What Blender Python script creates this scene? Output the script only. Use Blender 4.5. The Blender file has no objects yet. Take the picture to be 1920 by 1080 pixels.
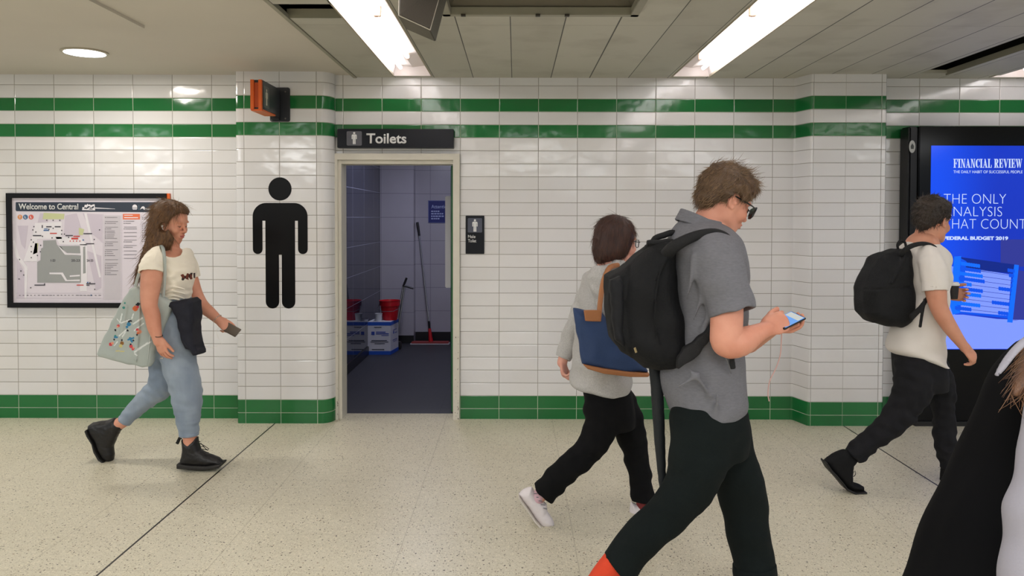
import bpy, bmesh, math, random
import numpy as np
from mathutils import Vector, Matrix, Euler
random.seed(7); np.random.seed(7)
SC = bpy.context.scene
COL = SC.collection
# ---------------------------------------------------------------- camera
FPX = 1450.0; CX = 967.0; CY = 443.4; EYE = 1.59
PITCH = math.radians(1.4); ROLL = math.radians(0.12)
cam_d = bpy.data.cameras.new('camera'); cam = bpy.data.objects.new('camera', cam_d); COL.objects.link(cam)
cam_d.sensor_fit = 'HORIZONTAL'; cam_d.sensor_width = 36.0; cam_d.lens = 36.0 * FPX / 1920.0
cam_d.shift_x = (960 - CX) / 1920.0; cam_d.shift_y = (CY - 540) / 1920.0
cam_d.clip_start = 0.05; cam_d.clip_end = 100
CAMR = Matrix.Rotation(math.pi / 2 - PITCH, 3, 'X') @ Matrix.Rotation(ROLL, 3, 'Z')
cam.matrix_world = Matrix.Translation((0, 0, EYE)) @ CAMR.to_4x4()
SC.camera = cam
# ---------------------------------------------------------------- world / exposure
w = bpy.data.worlds.new('world'); SC.world = w; w.use_nodes = True
w.node_tree.nodes['Background'].inputs[0].default_value = (0.84, 0.95, 1.10, 1)
w.node_tree.nodes['Background'].inputs[1].default_value = 0.40
SC.view_settings.view_transform = 'Standard'; SC.view_settings.look = 'None'
SC.view_settings.gamma = 1.0; SC.view_settings.use_curve_mapping = False
SC.view_settings.exposure = 0.20
TUBE_E = 10.0          # emission of the fluorescent tubes
FILL_W = 40.0       # area lamps of the fill panels added on the near side

def P(px, py, Y):
    """world point at depth Y (distance into the concourse) that the camera sees at pixel px,py"""
    v = CAMR @ Vector(((px - CX) / FPX, -(py - CY) / FPX, -1.0))
    t = Y / v.y
    return Vector((v.x * t, Y, EYE + v.z * t))
def PZ(px, py, z):
    v = CAMR @ Vector(((px - CX) / FPX, -(py - CY) / FPX, -1.0))
    t = (z - EYE) / v.z
    return Vector((v.x * t, v.y * t, z))

# ---------------------------------------------------------------- materials
def lin(c):
    return tuple(((x / 255) / 12.92 if x / 255 <= 0.04045 else ((x / 255 + 0.055) / 1.055) ** 2.4) for x in c)
MATS = {}
def mat(name, rgb, rough=0.6, metal=0.0, var=0.0, vscale=8.0, bump=0.0, bscale=60.0, spec=0.5, emit=0.0, emit_rgb=None,
        coat=0.0, stretch=None, sheen=0.0, sss=0.0, alpha=1.0, rgb2=None, trans=0.0):
    if name in MATS: return MATS[name]
    m = bpy.data.materials.new(name); m.use_nodes = True; MATS[name] = m
    nt = m.node_tree; b = nt.nodes['Principled BSDF']
    c = lin(rgb)
    b.inputs['Base Color'].default_value = (*c, 1); b.inputs['Roughness'].default_value = rough
    b.inputs['Metallic'].default_value = metal; b.inputs['Specular IOR Level'].default_value = spec
    b.inputs['Coat Weight'].default_value = coat; b.inputs['Sheen Weight'].default_value = sheen
    if sss: 
        b.inputs['Subsurface Weight'].default_value = sss; b.inputs['Subsurface Radius'].default_value = (0.012, 0.005, 0.003)
        b.inputs['Subsurface Scale'].default_value = 1.0
    if trans: b.inputs['Transmission Weight'].default_value = trans
    tc = nt.nodes.new('ShaderNodeTexCoord'); mp = nt.nodes.new('ShaderNodeMapping')
    nt.links.new(tc.outputs['Object'], mp.inputs[0])
    if stretch: mp.inputs['Scale'].default_value = stretch
    if var or rgb2:
        n = nt.nodes.new('ShaderNodeTexNoise'); n.inputs['Scale'].default_value = vscale; n.inputs['Detail'].default_value = 6
        nt.links.new(mp.outputs[0], n.inputs['Vector'])
        r = nt.nodes.new('ShaderNodeValToRGB'); nt.links.new(n.outputs['Fac'], r.inputs[0])
        r.color_ramp.elements[0].position = 0.3; r.color_ramp.elements[1].position = 0.7
        if rgb2: c0, c1 = c, lin(rgb2)
        else: c0 = tuple(x * (1 - var) for x in c); c1 = tuple(min(1, x * (1 + var)) for x in c)
        r.color_ramp.elements[0].color = (*c0, 1); r.color_ramp.elements[1].color = (*c1, 1)
        nt.links.new(r.outputs[0], b.inputs['Base Color'])
    if bump:
        n2 = nt.nodes.new('ShaderNodeTexNoise'); n2.inputs['Scale'].default_value = bscale; n2.inputs['Detail'].default_value = 4
        nt.links.new(mp.outputs[0], n2.inputs['Vector'])
        bp = nt.nodes.new('ShaderNodeBump'); bp.inputs['Strength'].default_value = bump; bp.inputs['Distance'].default_value = 0.004
        nt.links.new(n2.outputs['Fac'], bp.inputs['Height']); nt.links.new(bp.outputs[0], b.inputs['Normal'])
    if emit:
        b.inputs['Emission Color'].default_value = (*lin(emit_rgb or rgb), 1); b.inputs['Emission Strength'].default_value = emit
    return m

class NB:
    """small node-tree builder"""
    def __init__(s, name):
        s.m = bpy.data.materials.new(name); s.m.use_nodes = True; s.nt = s.m.node_tree; s.b = s.nt.nodes['Principled BSDF']; MATS[name] = s.m
    def n(s, t, **k):
        x = s.nt.nodes.new(t)
        for a, v in k.items(): setattr(x, a, v)
        return x
    def l(s, a, b): s.nt.links.new(a, b)
    def math(s, op, a, b=None, c=None):
        x = s.n('ShaderNodeMath', operation=op)
        for i, v in enumerate((a, b, c)):
            if v is None: continue
            if isinstance(v, (int, float)): x.inputs[i].default_value = v
            else: s.l(v, x.inputs[i])
        return x.outputs[0]
    def mix(s, f, a, b):
        x = s.n('ShaderNodeMix', data_type='RGBA')
        for i, v in ((0, f), (6, a), (7, b)):
            if isinstance(v, (int, float)): x.inputs[i].default_value = v
            elif isinstance(v, tuple): x.inputs[i].default_value = (*v, 1)
            else: s.l(v, x.inputs[i])
        return x.outputs[2]

def tile_wall_mat():
    """glazed 300 x 100 tiles: uv.x counts tiles along the wall, uv.y counts rows up from the top of the green skirting"""
    B = NB('glazed_wall_tile')
    uv = B.n('ShaderNodeTexCoord'); sp = B.n('ShaderNodeSeparateXYZ'); B.l(uv.outputs['UV'], sp.inputs[0])
    u, v = sp.outputs[0], sp.outputs[1]
    fu = B.math('FLOOR', u); fv = B.math('FLOOR', v); ru = B.math('FRACT', u); rv = B.math('FRACT', v)
    du = B.math('MINIMUM', ru, B.math('SUBTRACT', 1.0, ru)); dv = B.math('MINIMUM', rv, B.math('SUBTRACT', 1.0, rv))
    du = B.math('MULTIPLY', du, 0.305); dv = B.math('MULTIPLY', dv, 0.1015)
    d = B.math('MINIMUM', du, dv)
    jm = B.n('ShaderNodeMapRange'); jm.inputs[1].default_value = 0.0012; jm.inputs[2].default_value = 0.0026
    jm.inputs[3].default_value = 1; jm.inputs[4].default_value = 0; B.l(d, jm.inputs[0])
    joint = jm.outputs[0]
    cx = B.n('ShaderNodeCombineXYZ'); B.l(fu, cx.inputs[0]); B.l(fv, cx.inputs[1])
    wn = B.n('ShaderNodeTexWhiteNoise', noise_dimensions='2D'); B.l(cx.outputs[0], wn.inputs['Vector'])
    # green rows: below 0, 20..21, 22..23
    g0 = B.math('LESS_THAN', v, 0.0)
    g1 = B.math('COMPARE', fv, 20.0, 0.1); g2 = B.math('COMPARE', fv, 22.0, 0.1)
    g = B.math('MAXIMUM', g0, B.math('MAXIMUM', g1, g2))
    var = B.n('ShaderNodeMapRange'); B.l(wn.outputs['Value'], var.inputs[0]); var.inputs[3].default_value = 0.0; var.inputs[4].default_value = 1.0
    wc = B.mix(var.outputs[0], lin((224, 223, 224)), lin((232, 231, 232)))
    gc = B.mix(var.outputs[0], lin((20, 106, 52)), lin((30, 116, 58)))
    tilec = B.mix(g, wc, gc)
    # grime
    ns = B.n('ShaderNodeTexNoise'); B.l(uv.outputs['Object'], ns.inputs['Vector']); ns.inputs['Scale'].default_value = 1.3; ns.inputs['Detail'].default_value = 8
    gm = B.n('ShaderNodeMapRange'); B.l(ns.outputs['Fac'], gm.inputs[0]); gm.inputs[1].default_value = 0.45; gm.inputs[2].default_value = 0.75; gm.inputs[3].default_value = 0; gm.inputs[4].default_value = 0.22
    tilec = B.mix(gm.outputs[0], tilec, lin((206, 196, 176)))
    tilec = B.mix(g, tilec, gc)
    joint_w = B.mix(g, lin((122, 114, 100)), lin((196, 204, 186)))
    jf = B.math('MULTIPLY', joint, 0.85)
    # vertical joints on white tile fainter than horizontal ones is fine: same grout
    col = B.mix(jf, tilec, joint_w)
    B.l(col, B.b.inputs['Base Color'])
    rg = B.n('ShaderNodeMapRange'); B.l(joint, rg.inputs[0]); rg.inputs[3].default_value = 0.12; rg.inputs[4].default_value = 0.8
    B.l(rg.outputs[0], B.b.inputs['Roughness']); B.b.inputs['Specular IOR Level'].default_value = 0.55
    # bump: joints + gentle glaze waviness + per tile tilt
    h = B.n('ShaderNodeMapRange'); B.l(d, h.inputs[0]); h.inputs[1].default_value = 0.001; h.inputs[2].default_value = 0.006; h.inputs[3].default_value = 0; h.inputs[4].default_value = 0.0012
    n2 = B.n('ShaderNodeTexNoise'); B.l(uv.outputs['Object'], n2.inputs['Vector']); n2.inputs['Scale'].default_value = 9.0; n2.inputs['Detail'].default_value = 1.5
    cxo = B.math('MULTIPLY', n2.outputs['Fac'], 0.0026)
    tilt = B.math('MULTIPLY', B.math('MULTIPLY', B.math('SUBTRACT', wn.outputs['Value'], 0.5), ru), 0.004)
    tilt2 = B.math('MULTIPLY', B.math('MULTIPLY', B.math('SUBTRACT', B.math('FRACT', B.math('MULTIPLY', wn.outputs['Value'], 17.0)), 0.5), rv), 0.0028)
    hh = B.math('ADD', B.math('ADD', h.outputs[0], cxo), B.math('ADD', tilt, tilt2))
    bp = B.n('ShaderNodeBump'); bp.inputs['Strength'].default_value = 1.0; bp.inputs['Distance'].default_value = 1.0
    B.l(hh, bp.inputs['Height']); B.l(bp.outputs[0], B.b.inputs['Normal'])
    return B.m

def terrazzo_mat():
    B = NB('terrazzo')
    tc = B.n('ShaderNodeTexCoord'); sp = B.n('ShaderNodeSeparateXYZ'); B.l(tc.outputs['Object'], sp.inputs[0])
    X, Y = sp.outputs[0], sp.outputs[1]
    n1 = B.n('ShaderNodeTexNoise'); B.l(tc.outputs['Object'], n1.inputs['Vector']); n1.inputs['Scale'].default_value = 1.1; n1.inputs['Detail'].default_value = 7
    base = B.mix(n1.outputs['Fac'], lin((196, 189, 166)), lin((220, 214, 194)))
    # chips
    def chips(scale, lo, hi, c, fac):
        nonlocal base
        v = B.n('ShaderNodeTexVoronoi'); B.l(tc.outputs['Object'], v.inputs['Vector']); v.inputs['Scale'].default_value = scale
        s2 = B.n('ShaderNodeSeparateColor'); B.l(v.outputs['Color'], s2.inputs[0])
        sel = B.math('LESS_THAN', s2.outputs[0], fac)
        sz = B.math('MULTIPLY_ADD', s2.outputs[1], hi - lo, lo)
        near = B.math('LESS_THAN', v.outputs['Distance'], sz)
        base = B.mix(B.math('MULTIPLY', sel, near), base, c)
    chips(170, 0.2, 0.5, lin((172, 162, 138)), 0.5)
    chips(90, 0.25, 0.5, lin((222, 214, 192)), 0.35)
    chips(75, 0.12, 0.30, lin((84, 74, 60)), 0.34)
    chips(40, 0.07, 0.20, lin((58, 50, 40)), 0.36)
    chips(46, 0.06, 0.2, lin((126, 100, 70)), 0.25)
    # panel joints (faint) and the two black movement joints
    def line(coord, pitch, off, wd, c, f):
        nonlocal base
        q = B.math('FRACT', B.math('DIVIDE', B.math('SUBTRACT', coord, off), pitch))
        dd = B.math('MULTIPLY', B.math('MINIMUM', q, B.math('SUBTRACT', 1.0, q)), pitch)
        base = B.mix(B.math('MULTIPLY', B.math('LESS_THAN', dd, wd), f), base, c)
    line(X, 0.84, -1.39, 0.0018, lin((128, 118, 96)), 0.45)
    line(Y, 0.40, 4.64, 0.0015, lin((128, 118, 96)), 0.32)
    for xo in (-1.853, 2.515):
        dd = B.math('ABSOLUTE', B.math('SUBTRACT', X, xo))
        base = B.mix(B.math('LESS_THAN', dd, 0.0055), base, lin((26, 22, 18)))
    B.l(base, B.b.inputs['Base Color'])
    n3 = B.n('ShaderNodeTexNoise'); B.l(tc.outputs['Object'], n3.inputs['Vector']); n3.inputs['Scale'].default_value = 3; n3.inputs['Detail'].default_value = 5
    r = B.n('ShaderNodeMapRange'); B.l(n3.outputs['Fac'], r.inputs[0]); r.inputs[3].default_value = 0.26; r.inputs[4].default_value = 0.46
    B.l(r.outputs[0], B.b.inputs['Roughness']); B.b.inputs['Specular IOR Level'].default_value = 0.4
    return B.m

def grid_tile_mat(name, rgb, joint_rgb, pu, pv, ou, ov, rough, jw=0.002, axu=0, axv=2, var=0.06):
    B = NB(name)
    tc = B.n('ShaderNodeTexCoord'); sp = B.n('ShaderNodeSeparateXYZ'); B.l(tc.outputs['Object'], sp.inputs[0])
    def dist(c, p, o):
        q = B.math('FRACT', B.math('DIVIDE', B.math('SUBTRACT', c, o), p))
        return B.math('MULTIPLY', B.math('MINIMUM', q, B.math('SUBTRACT', 1.0, q)), p)
    d = B.math('MINIMUM', dist(sp.outputs[axu], pu, ou), dist(sp.outputs[axv], pv, ov))
    j = B.math('LESS_THAN', d, jw)
    n1 = B.n('ShaderNodeTexNoise'); B.l(tc.outputs['Object'], n1.inputs['Vector']); n1.inputs['Scale'].default_value = 2.2; n1.inputs['Detail'].default_value = 6
    c = lin(rgb)
    base = B.mix(n1.outputs['Fac'], tuple(x * (1 - var * 2) for x in c), tuple(x * (1 + var * 2) for x in c))
    B.l(B.mix(j, base, lin(joint_rgb)), B.b.inputs['Base Color']); B.b.inputs['Roughness'].default_value = rough
    return B.m

def ceiling_panel_mat():
    """painted metal ceiling planks, seams every 0.303 m and dirty streaks"""
    B = NB('ceiling_panel')
    tc = B.n('ShaderNodeTexCoord'); sp = B.n('ShaderNodeSeparateXYZ'); B.l(tc.outputs['Object'], sp.inputs[0])
    X, Y = sp.outputs[0], sp.outputs[1]
    def dist(c, p, o):
        q = B.math('FRACT', B.math('DIVIDE', B.math('SUBTRACT', c, o), p))
        return B.math('MULTIPLY', B.math('MINIMUM', q, B.math('SUBTRACT', 1.0, q)), p)
    idx = B.math('FLOOR', B.math('DIVIDE', B.math('ADD', X, 0.335), 0.303))
    wn = B.n('ShaderNodeTexWhiteNoise', noise_dimensions='1D'); B.l(idx, wn.inputs['W'])
    nz = B.n('ShaderNodeTexNoise'); B.l(tc.outputs['Object'], nz.inputs['Vector']); nz.inputs['Scale'].default_value = 3; nz.inputs['Detail'].default_value = 9
    mp = B.n('ShaderNodeMapping'); mp.inputs['Scale'].default_value = (9, 1.2, 1); B.l(tc.outputs['Object'], mp.inputs[0])
    n2 = B.n('ShaderNodeTexNoise'); B.l(mp.outputs[0], n2.inputs['Vector']); n2.inputs['Scale'].default_value = 1.0; n2.inputs['Detail'].default_value = 9
    c = B.mix(wn.outputs['Value'], lin((184, 181, 168)), lin((196, 193, 180)))
    dm = B.n('ShaderNodeMapRange'); B.l(nz.outputs['Fac'], dm.inputs[0]); dm.inputs[1].default_value = 0.5; dm.inputs[2].default_value = 0.8; dm.inputs[4].default_value = 0.35
    c = B.mix(dm.outputs[0], c, lin((120, 112, 92)))
    # seam: width changes along the plank
    wv = B.math('MULTIPLY_ADD', wn.outputs['Value'], 0.0030, 0.0018)
    s = B.math('LESS_THAN', dist(X, 0.303, -0.335), wv)
    s2 = B.math('LESS_THAN', dist(Y, 1.83, 4.42), 0.0025)
    c = B.mix(B.math('MULTIPLY', s, 0.92), c, lin((34, 30, 24)))
    c = B.mix(B.math('MULTIPLY', s2, 0.45), c, lin((96, 90, 74)))
    B.l(c, B.b.inputs['Base Color']); B.b.inputs['Roughness'].default_value = 0.55
    return B.m

# ---------------------------------------------------------------- mesh helpers
def link(name, me, m=None, parent=None, smooth=False):
    o = bpy.data.objects.new(name, me); COL.objects.link(o)
    if m is not None:
        for x in (m if isinstance(m, (list, tuple)) else [m]): me.materials.append(x)
    if parent is not None: o.parent = parent; o.matrix_parent_inverse = parent.matrix_world.inverted()
    if smooth:
        me.polygons.foreach_set('use_smooth', [True] * len(me.polygons))
    return o
def empty(name, loc, label, cat, group=None):
    o = bpy.data.objects.new(name, None); COL.objects.link(o); o.empty_display_size = 0.1
    o.location = loc; o.matrix_world = Matrix.Translation(loc)
    tag(o, label, cat, group); return o
def tag(o, label=None, cat=None, group=None, kind=None):
    if label: o['label'] = label
    if cat: o['category'] = cat
    if group: o['group'] = group
    if kind: o['kind'] = kind
    return o
def struct(o): o['kind'] = 'structure'; return o

class MB:
    def __init__(s): s.v = []; s.f = []; s.mi = []; s.uv = None
    def add(s, vs, fs, mi=0):
        k = len(s.v); s.v += [tuple(x) for x in vs]; s.f += [tuple(i + k for i in f) for f in fs]; s.mi += [mi] * len(fs); return s
    def box(s, x0, x1, y0, y1, z0, z1, mi=0):
        vs = [(x0, y0, z0), (x1, y0, z0), (x1, y1, z0), (x0, y1, z0), (x0, y0, z1), (x1, y0, z1), (x1, y1, z1), (x0, y1, z1)]
        return s.add(vs, [(0, 3, 2, 1), (4, 5, 6, 7), (0, 1, 5, 4), (1, 2, 6, 5), (2, 3, 7, 6), (3, 0, 4, 7)], mi)
    def hexa(s, p, mi=0):   # p: 4 near (ccw) + 4 far
        return s.add(p, [(0, 1, 2, 3), (7, 6, 5, 4), (0, 4, 5, 1), (1, 5, 6, 2), (2, 6, 7, 3), (3, 7, 4, 0)], mi)
    def prism(s, poly, y0, y1, mi=0):   # poly in (x,z), extruded along y
        n = len(poly); vs = [(x, y0, z) for x, z in poly] + [(x, y1, z) for x, z in poly]
        fs = [tuple(range(n)), tuple(range(2 * n - 1, n - 1, -1))]
        for i in range(n): j = (i + 1) % n; fs.append((i, i + n, j + n, j))
        return s.add(vs, fs, mi)
    def tube(s, pts, r, n=10, mi=0, caps=True, flat=None):
        pts = [Vector(p) for p in pts]; rr = r if isinstance(r, (list, tuple)) else [r] * len(pts)
        k = len(s.v); up = None; rings = []
        for i, p in enumerate(pts):
            t = (pts[min(i + 1, len(pts) - 1)] - pts[max(i - 1, 0)]).normalized()
            if up is None:
                up = t.orthogonal().normalized() if flat is None else (Vector(flat) - t * t.dot(Vector(flat))).normalized()
            else: up = (up - t * t.dot(up)).normalized()
            b = t.cross(up)
            R = rr[i]; ra, rb = (R if isinstance(R, tuple) else (R, R))
            rings.append([p + up * (ra * math.cos(2 * math.pi * q / n)) + b * (rb * math.sin(2 * math.pi * q / n)) for q in range(n)])
        vs = [v for rg in rings for v in rg]; fs = []
        for i in range(len(pts) - 1):
            for q in range(n):
                a = i * n + q; b2 = i * n + (q + 1) % n
                fs.append((a, b2, b2 + n, a + n))
        if caps: fs.append(tuple(range(n - 1, -1, -1))); fs.append(tuple(range((len(pts) - 1) * n, len(pts) * n)))
        return s.add(vs, fs, mi)
    def lathe(s, c, prof, n=32, axis='z', mi=0):
        c = Vector(c); vs = []; fs = []
        for (r, h) in prof:
            for q in range(n):
                a = 2 * math.pi * q / n; x, y = r * math.cos(a), r * math.sin(a)
                vs.append(c + (Vector((x, y, h)) if axis == 'z' else Vector((x, -h, y)) if axis == 'y' else Vector((h, x, y))))
        for i in range(len(prof) - 1):
            for q in range(n): a = i * n + q; b = i * n + (q + 1) % n; fs.append((a, b, b + n, a + n))
        fs.append(tuple(range(n - 1, -1, -1))); fs.append(tuple(range((len(prof) - 1) * n, len(prof) * n)))
        return s.add(vs, fs, mi)
    def build(s, name, m=None, parent=None, smooth=False, bevel=0.0):
        me = bpy.data.meshes.new(name); me.from_pydata(s.v, [], s.f)
        bm = bmesh.new(); bm.from_mesh(me)
        if bevel:
            bmesh.ops.bevel(bm, geom=bm.edges[:], offset=bevel, segments=2, affect='EDGES', clamp_overlap=True)
        bmesh.ops.recalc_face_normals(bm, faces=bm.faces); bm.to_mesh(me); bm.free()
        o = link(name, me, m, parent, smooth)
        if any(s.mi) and not bevel: me.polygons.foreach_set('material_index', s.mi)
        if smooth:
            try: me.set_sharp_from_angle(angle=math.radians(35))
            except Exception: pass
        return o

def catmull(pts, sub=6):
    pts = [np.array(p, float) for p in pts]; out = []
    n = len(pts)
    for i in range(n - 1):
        p0 = pts[max(i - 1, 0)]; p1 = pts[i]; p2 = pts[i + 1]; p3 = pts[min(i + 2, n - 1)]
        for k in range(sub):
            t = k / sub
            out.append(0.5 * ((2 * p1) + (-p0 + p2) * t + (2 * p0 - 5 * p1 + 4 * p2 - p3) * t * t + (-p0 + 3 * p1 - 3 * p2 + p3) * t ** 3))
    out.append(pts[-1]); return out

def text_obj(name, s, x0, x1, z0, z1, y, m, parent=None, bold=0.0, th=0.001, keep=True):
    """lettering facing the camera side (-Y) fitted in x0..x1, z0..z1 on the plane y"""
    cu = bpy.data.curves.new('t', 'FONT'); cu.body = s; cu.size = 1.0; cu.offset = bold; cu.resolution_u = 4
    o = bpy.data.objects.new('t', cu); COL.objects.link(o)
    dg = bpy.context.evaluated_depsgraph_get(); me = bpy.data.meshes.new_from_object(o.evaluated_get(dg))
    bpy.data.objects.remove(o)
    n = len(me.vertices); co = np.empty(n * 3); me.vertices.foreach_get('co', co); co = co.reshape(-1, 3)
    lo = co.min(0); hi = co.max(0)
    X = x0 + (co[:, 0] - lo[0]) / (hi[0] - lo[0]) * (x1 - x0); Z = z0 + (co[:, 1] - lo[1]) / max(1e-6, hi[1] - lo[1]) * (z1 - z0)
    co = np.stack([X, np.full(n, y), Z], 1); me.vertices.foreach_set('co', co.ravel())
    me.name = name
    bm = bmesh.new(); bm.from_mesh(me); bmesh.ops.remove_doubles(bm, verts=bm.verts, dist=1e-5)
    r = bmesh.ops.extrude_face_region(bm, geom=bm.faces[:]); vv = [g for g in r['geom'] if isinstance(g, bmesh.types.BMVert)]
    bmesh.ops.translate(bm, verts=vv, vec=(0, -th, 0)); bmesh.ops.recalc_face_normals(bm, faces=bm.faces)
    bm.to_mesh(me); bm.free(); me.materials.clear()
    return link(name, me, m, parent)

def circ(cx, cz, r, a0=0, a1=360, n=24):
    return [(cx + r * math.cos(math.radians(a0 + (a1 - a0) * i / n)), cz + r * math.sin(math.radians(a0 + (a1 - a0) * i / n))) for i in range(n + 1)]
def rrect(x0, x1, z0, z1, r):
    return circ(x1 - r, z1 - r, r, 0, 90, 6) + circ(x0 + r, z1 - r, r, 90, 180, 6) + circ(x0 + r, z0 + r, r, 180, 270, 6) + circ(x1 - r, z0 + r, r, 270, 360, 6)
def man_polys(cx, zt, h):
    """standing man pictogram (head disc, body outline); cx centre, zt top, h total height"""
    u = h / 244.0
    X = lambda a: cx + a * u
    Z = lambda a: zt - a * u
    head = circ(cx, Z(22), 21.5 * u, 0, 360, 40)[:-1]
    q = []
    def arc(ax, az, r, a0, a1, n=10): q.extend([(X(ax) + r * u * math.cos(math.radians(a0 + (a1 - a0) * i / n)), Z(az) + r * u * math.sin(math.radians(a0 + (a1 - a0) * i / n))) for i in range(n + 1)])
    arc(26, 73, 25, 90, 0)              # right shoulder
    arc(42, 134, 9, 0, -180)            # right hand
    q.append((X(33), Z(81))); q.append((X(27.5), Z(81)))
    arc(15, 232, 12.5, 0, -180)         # right foot
    q.append((X(2.5), Z(144))); q.append((X(-2.5), Z(144)))
    arc(-15, 232, 12.5, 0, -180)
    q.append((X(-27.5), Z(81))); q.append((X(-33), Z(81)))
    arc(-42, 134, 9, 0, -180)
    arc(-26, 73, 25, 180, 90)
    return head, q
# ================================================================ setting
M_TILE = tile_wall_mat(); M_TERR = terrazzo_mat(); M_CPAN = ceiling_panel_mat()
YW = 6.07; ZG = 0.184; PV = 0.1015; CEIL = 2.682
def wall_strip(name, pts, z0=0.0, z1=2.8):
    """pts: (x, y, u) along the wall in plan; returns tiled vertical sheet"""
    me = bpy.data.meshes.new(name); vs = []; fs = []; uvs = []
    for i in range(len(pts) - 1):
        (xa, ya, ua), (xb, yb, ub) = pts[i], pts[i + 1]
        k = len(vs); vs += [(xa, ya, z0), (xb, yb, z0), (xb, yb, z1), (xa, ya, z1)]; fs.append((k, k + 1, k + 2, k + 3))
        v0, v1 = (z0 - ZG) / PV, (z1 - ZG) / PV
        uvs += [(ua, v0), (ub, v0), (ub, v1), (ua, v1)]
    me.from_pydata(vs, [], fs); ul = me.uv_layers.new(name='UVMap')
    ul.data.foreach_set('uv', np.array(uvs, 'f').ravel())
    return me
def merge_me(name, mes, m, smooth=False):
    bm = bmesh.new()
    for me in mes: bm.from_mesh(me)
    bmesh.ops.remove_doubles(bm, verts=bm.verts, dist=1e-5)
    me = bpy.data.meshes.new(name); bm.to_mesh(me); bm.free()
    o = link(name, me, m, None, smooth)
    if smooth: me.set_sharp_from_angle(angle=math.radians(40))
    return struct(o)
def XW(px, Y=YW, py=450): return P(px, py, Y).x
# left wall (behind the map), joints measured at 31,105,...
x31 = XW(31); pit = (XW(399) - XW(31)) / 5
uL = lambda x: (x - x31) / pit
merge_me('wall_left', [wall_strip('a', [(-7.5, YW, uL(-7.5)), (-2.0, YW, uL(-2.0))])], M_TILE)
# middle wall with the doorway
DX0, DX1, DZ = XW(636), XW(854), 2.045
x936 = XW(936); pm = (XW(1447) - XW(936)) / 7
uM = lambda x: (x - x936) / pm
RX = XW(1486)
merge_me('wall_back', [wall_strip('a', [(-1.60, YW, uM(-1.60)), (DX0, YW, uM(DX0))]),
                       wall_strip('a', [(DX0, YW, uM(DX0)), (DX1, YW, uM(DX1))], DZ, 2.8),
                       wall_strip('a', [(DX1, YW, uM(DX1)), (RX, YW, uM(RX))])], M_TILE)
# right wall beyond the second pillar
x1720 = XW(1720); pr = (XW(1870) - XW(1720)) / 2
merge_me('wall_right', [wall_strip('a', [(2.7, YW, (2.7 - x1720) / pr), (7.5, YW, (7.5 - x1720) / pr)])], M_TILE)
# left pillar
YP = 5.925
xa, xb, xc, xd, xe = XW(445, YP), XW(458.7, YP), XW(525, YP), XW(594, YP), XW(600, YP)
pts = [(xa - .012, YW, -.35), (xa - .012, YP + .02, -.3), (xa - .005, YP + .005, -.24), (xa + .01, YP, -.2), (xb, YP, 0.0), (xc, YP, 1.0), (xd, YP, 2.0)]
R = YW - YP - .02
for i in range(1, 13):
    a = math.pi / 2 * i / 12
    pts.append((xe + R * 0.72 * math.sin(a), YP + R * (1 - math.cos(a)), 2.0 + .995 * i / 12))
xend = pts[-1][0]
pts[-1] = (xend, pts[-1][1], 2.999)
pts += [(xend, YW + .01, 3.06)]
o = merge_me('pillar', [wall_strip('a', pts)], M_TILE, True)
# right pillar: S-shaped left flank
YR = 5.885
s0 = RX; pts = [(s0 - .001, YW, 0.03)]
sx = XW(1522, YR) - s0
for i in range(1, 15):
    t = i / 14; y = YW - (YW - YR) * (3 * t * t - 2 * t ** 3) ** .8
    pts.append((s0 + sx * (t ** 0.9) * .95, y, 0.03 + .91 * t))
x1583 = XW(1583, YR); x1649 = XW(1650, YR); x1662 = XW(1660, YR)
pts += [(XW(1523, YR), YR, 1.0), (x1583, YR, 1.86), (x1583 + .0001, YR, 2.0), (x1649, YR, 3.0), (x1649 + .001, YR, 3.0), (x1662 - .01, YR, 3.25), (x1662, YR + .01, 3.3), (x1662 + .004, YR + .03, 3.34), (x1662 + .004, YW, 3.6)]
merge_me('pillar', [wall_strip('a', pts)], M_TILE, True)
# floor, ceilings
f = MB().box(-7.5, 7.5, -7.0, YW + .001, -0.1, 0.0).box(-1.45, -.42, YW + .001, YW + .165, -0.1, 0.0).build('floor', M_TERR); struct(f)
M_PLASTER = mat('ceiling_paint', (206, 199, 187), 0.85, var=0.03, vscale=1.5, bump=0.08, bscale=30)
XL = PZ(668, 147, CEIL).x
c = MB().box(-7.5, XL, -7.0, YW, 2.70, 2.80).build('ceiling', M_PLASTER); struct(c)
c = MB().box(-7.5, PZ(269, 52, 2.685).x, -3.0, PZ(200, 53, 2.685).y, 2.683, 2.7005).build('ceiling', M_PLASTER); struct(c)
# panelled ceiling with slots for luminaires, missing panels and the vent
FL = [( -0.945, -0.652), (1.205, 1.495), (3.655, 3.945)]   # luminaire slots in x
GX0, GX1 = 3.035, 3.245
FY0, FY1 = 1.2, 6.0      # luminaire run
M_GRID = mat('ceiling_trim', (150, 146, 128), 0.5)
cp = MB()
def cbox(x0, x1, y0, y1, dz=0): cp.box(x0, x1, y0, y1, CEIL + dz, CEIL + .025 + dz)
hy0, hy1 = 3.98, 4.27
cbox(XL, FL[0][0], -7, hy0, -.004); cbox(XL, FL[0][0], hy1, YW)                          # strip with the missing piece
VX0, VX1, VY1, VY0 = -0.36, 0.62, 4.12, 3.2
cbox(FL[0][1], FL[1][0], VY1, YW); cbox(FL[0][1], VX0, VY0, VY1); cbox(VX1, FL[1][0], VY0, VY1); cbox(FL[0][1], FL[1][0], -7, VY0)
cbox(FL[1][1], GX0, -7, YW); cbox(GX1, FL[2][0], -7, 5.86, -.012); cbox(GX1, FL[2][0], 5.86, YW); cbox(GX0, GX1, 5.84, YW); cbox(GX0, GX1, -7, 2.2)
cbox(FL[2][1], 7.5, -7, YW)
for a, b in FL: cbox(a, b, -7, FY0); cbox(a, b, FY1, YW)
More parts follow.
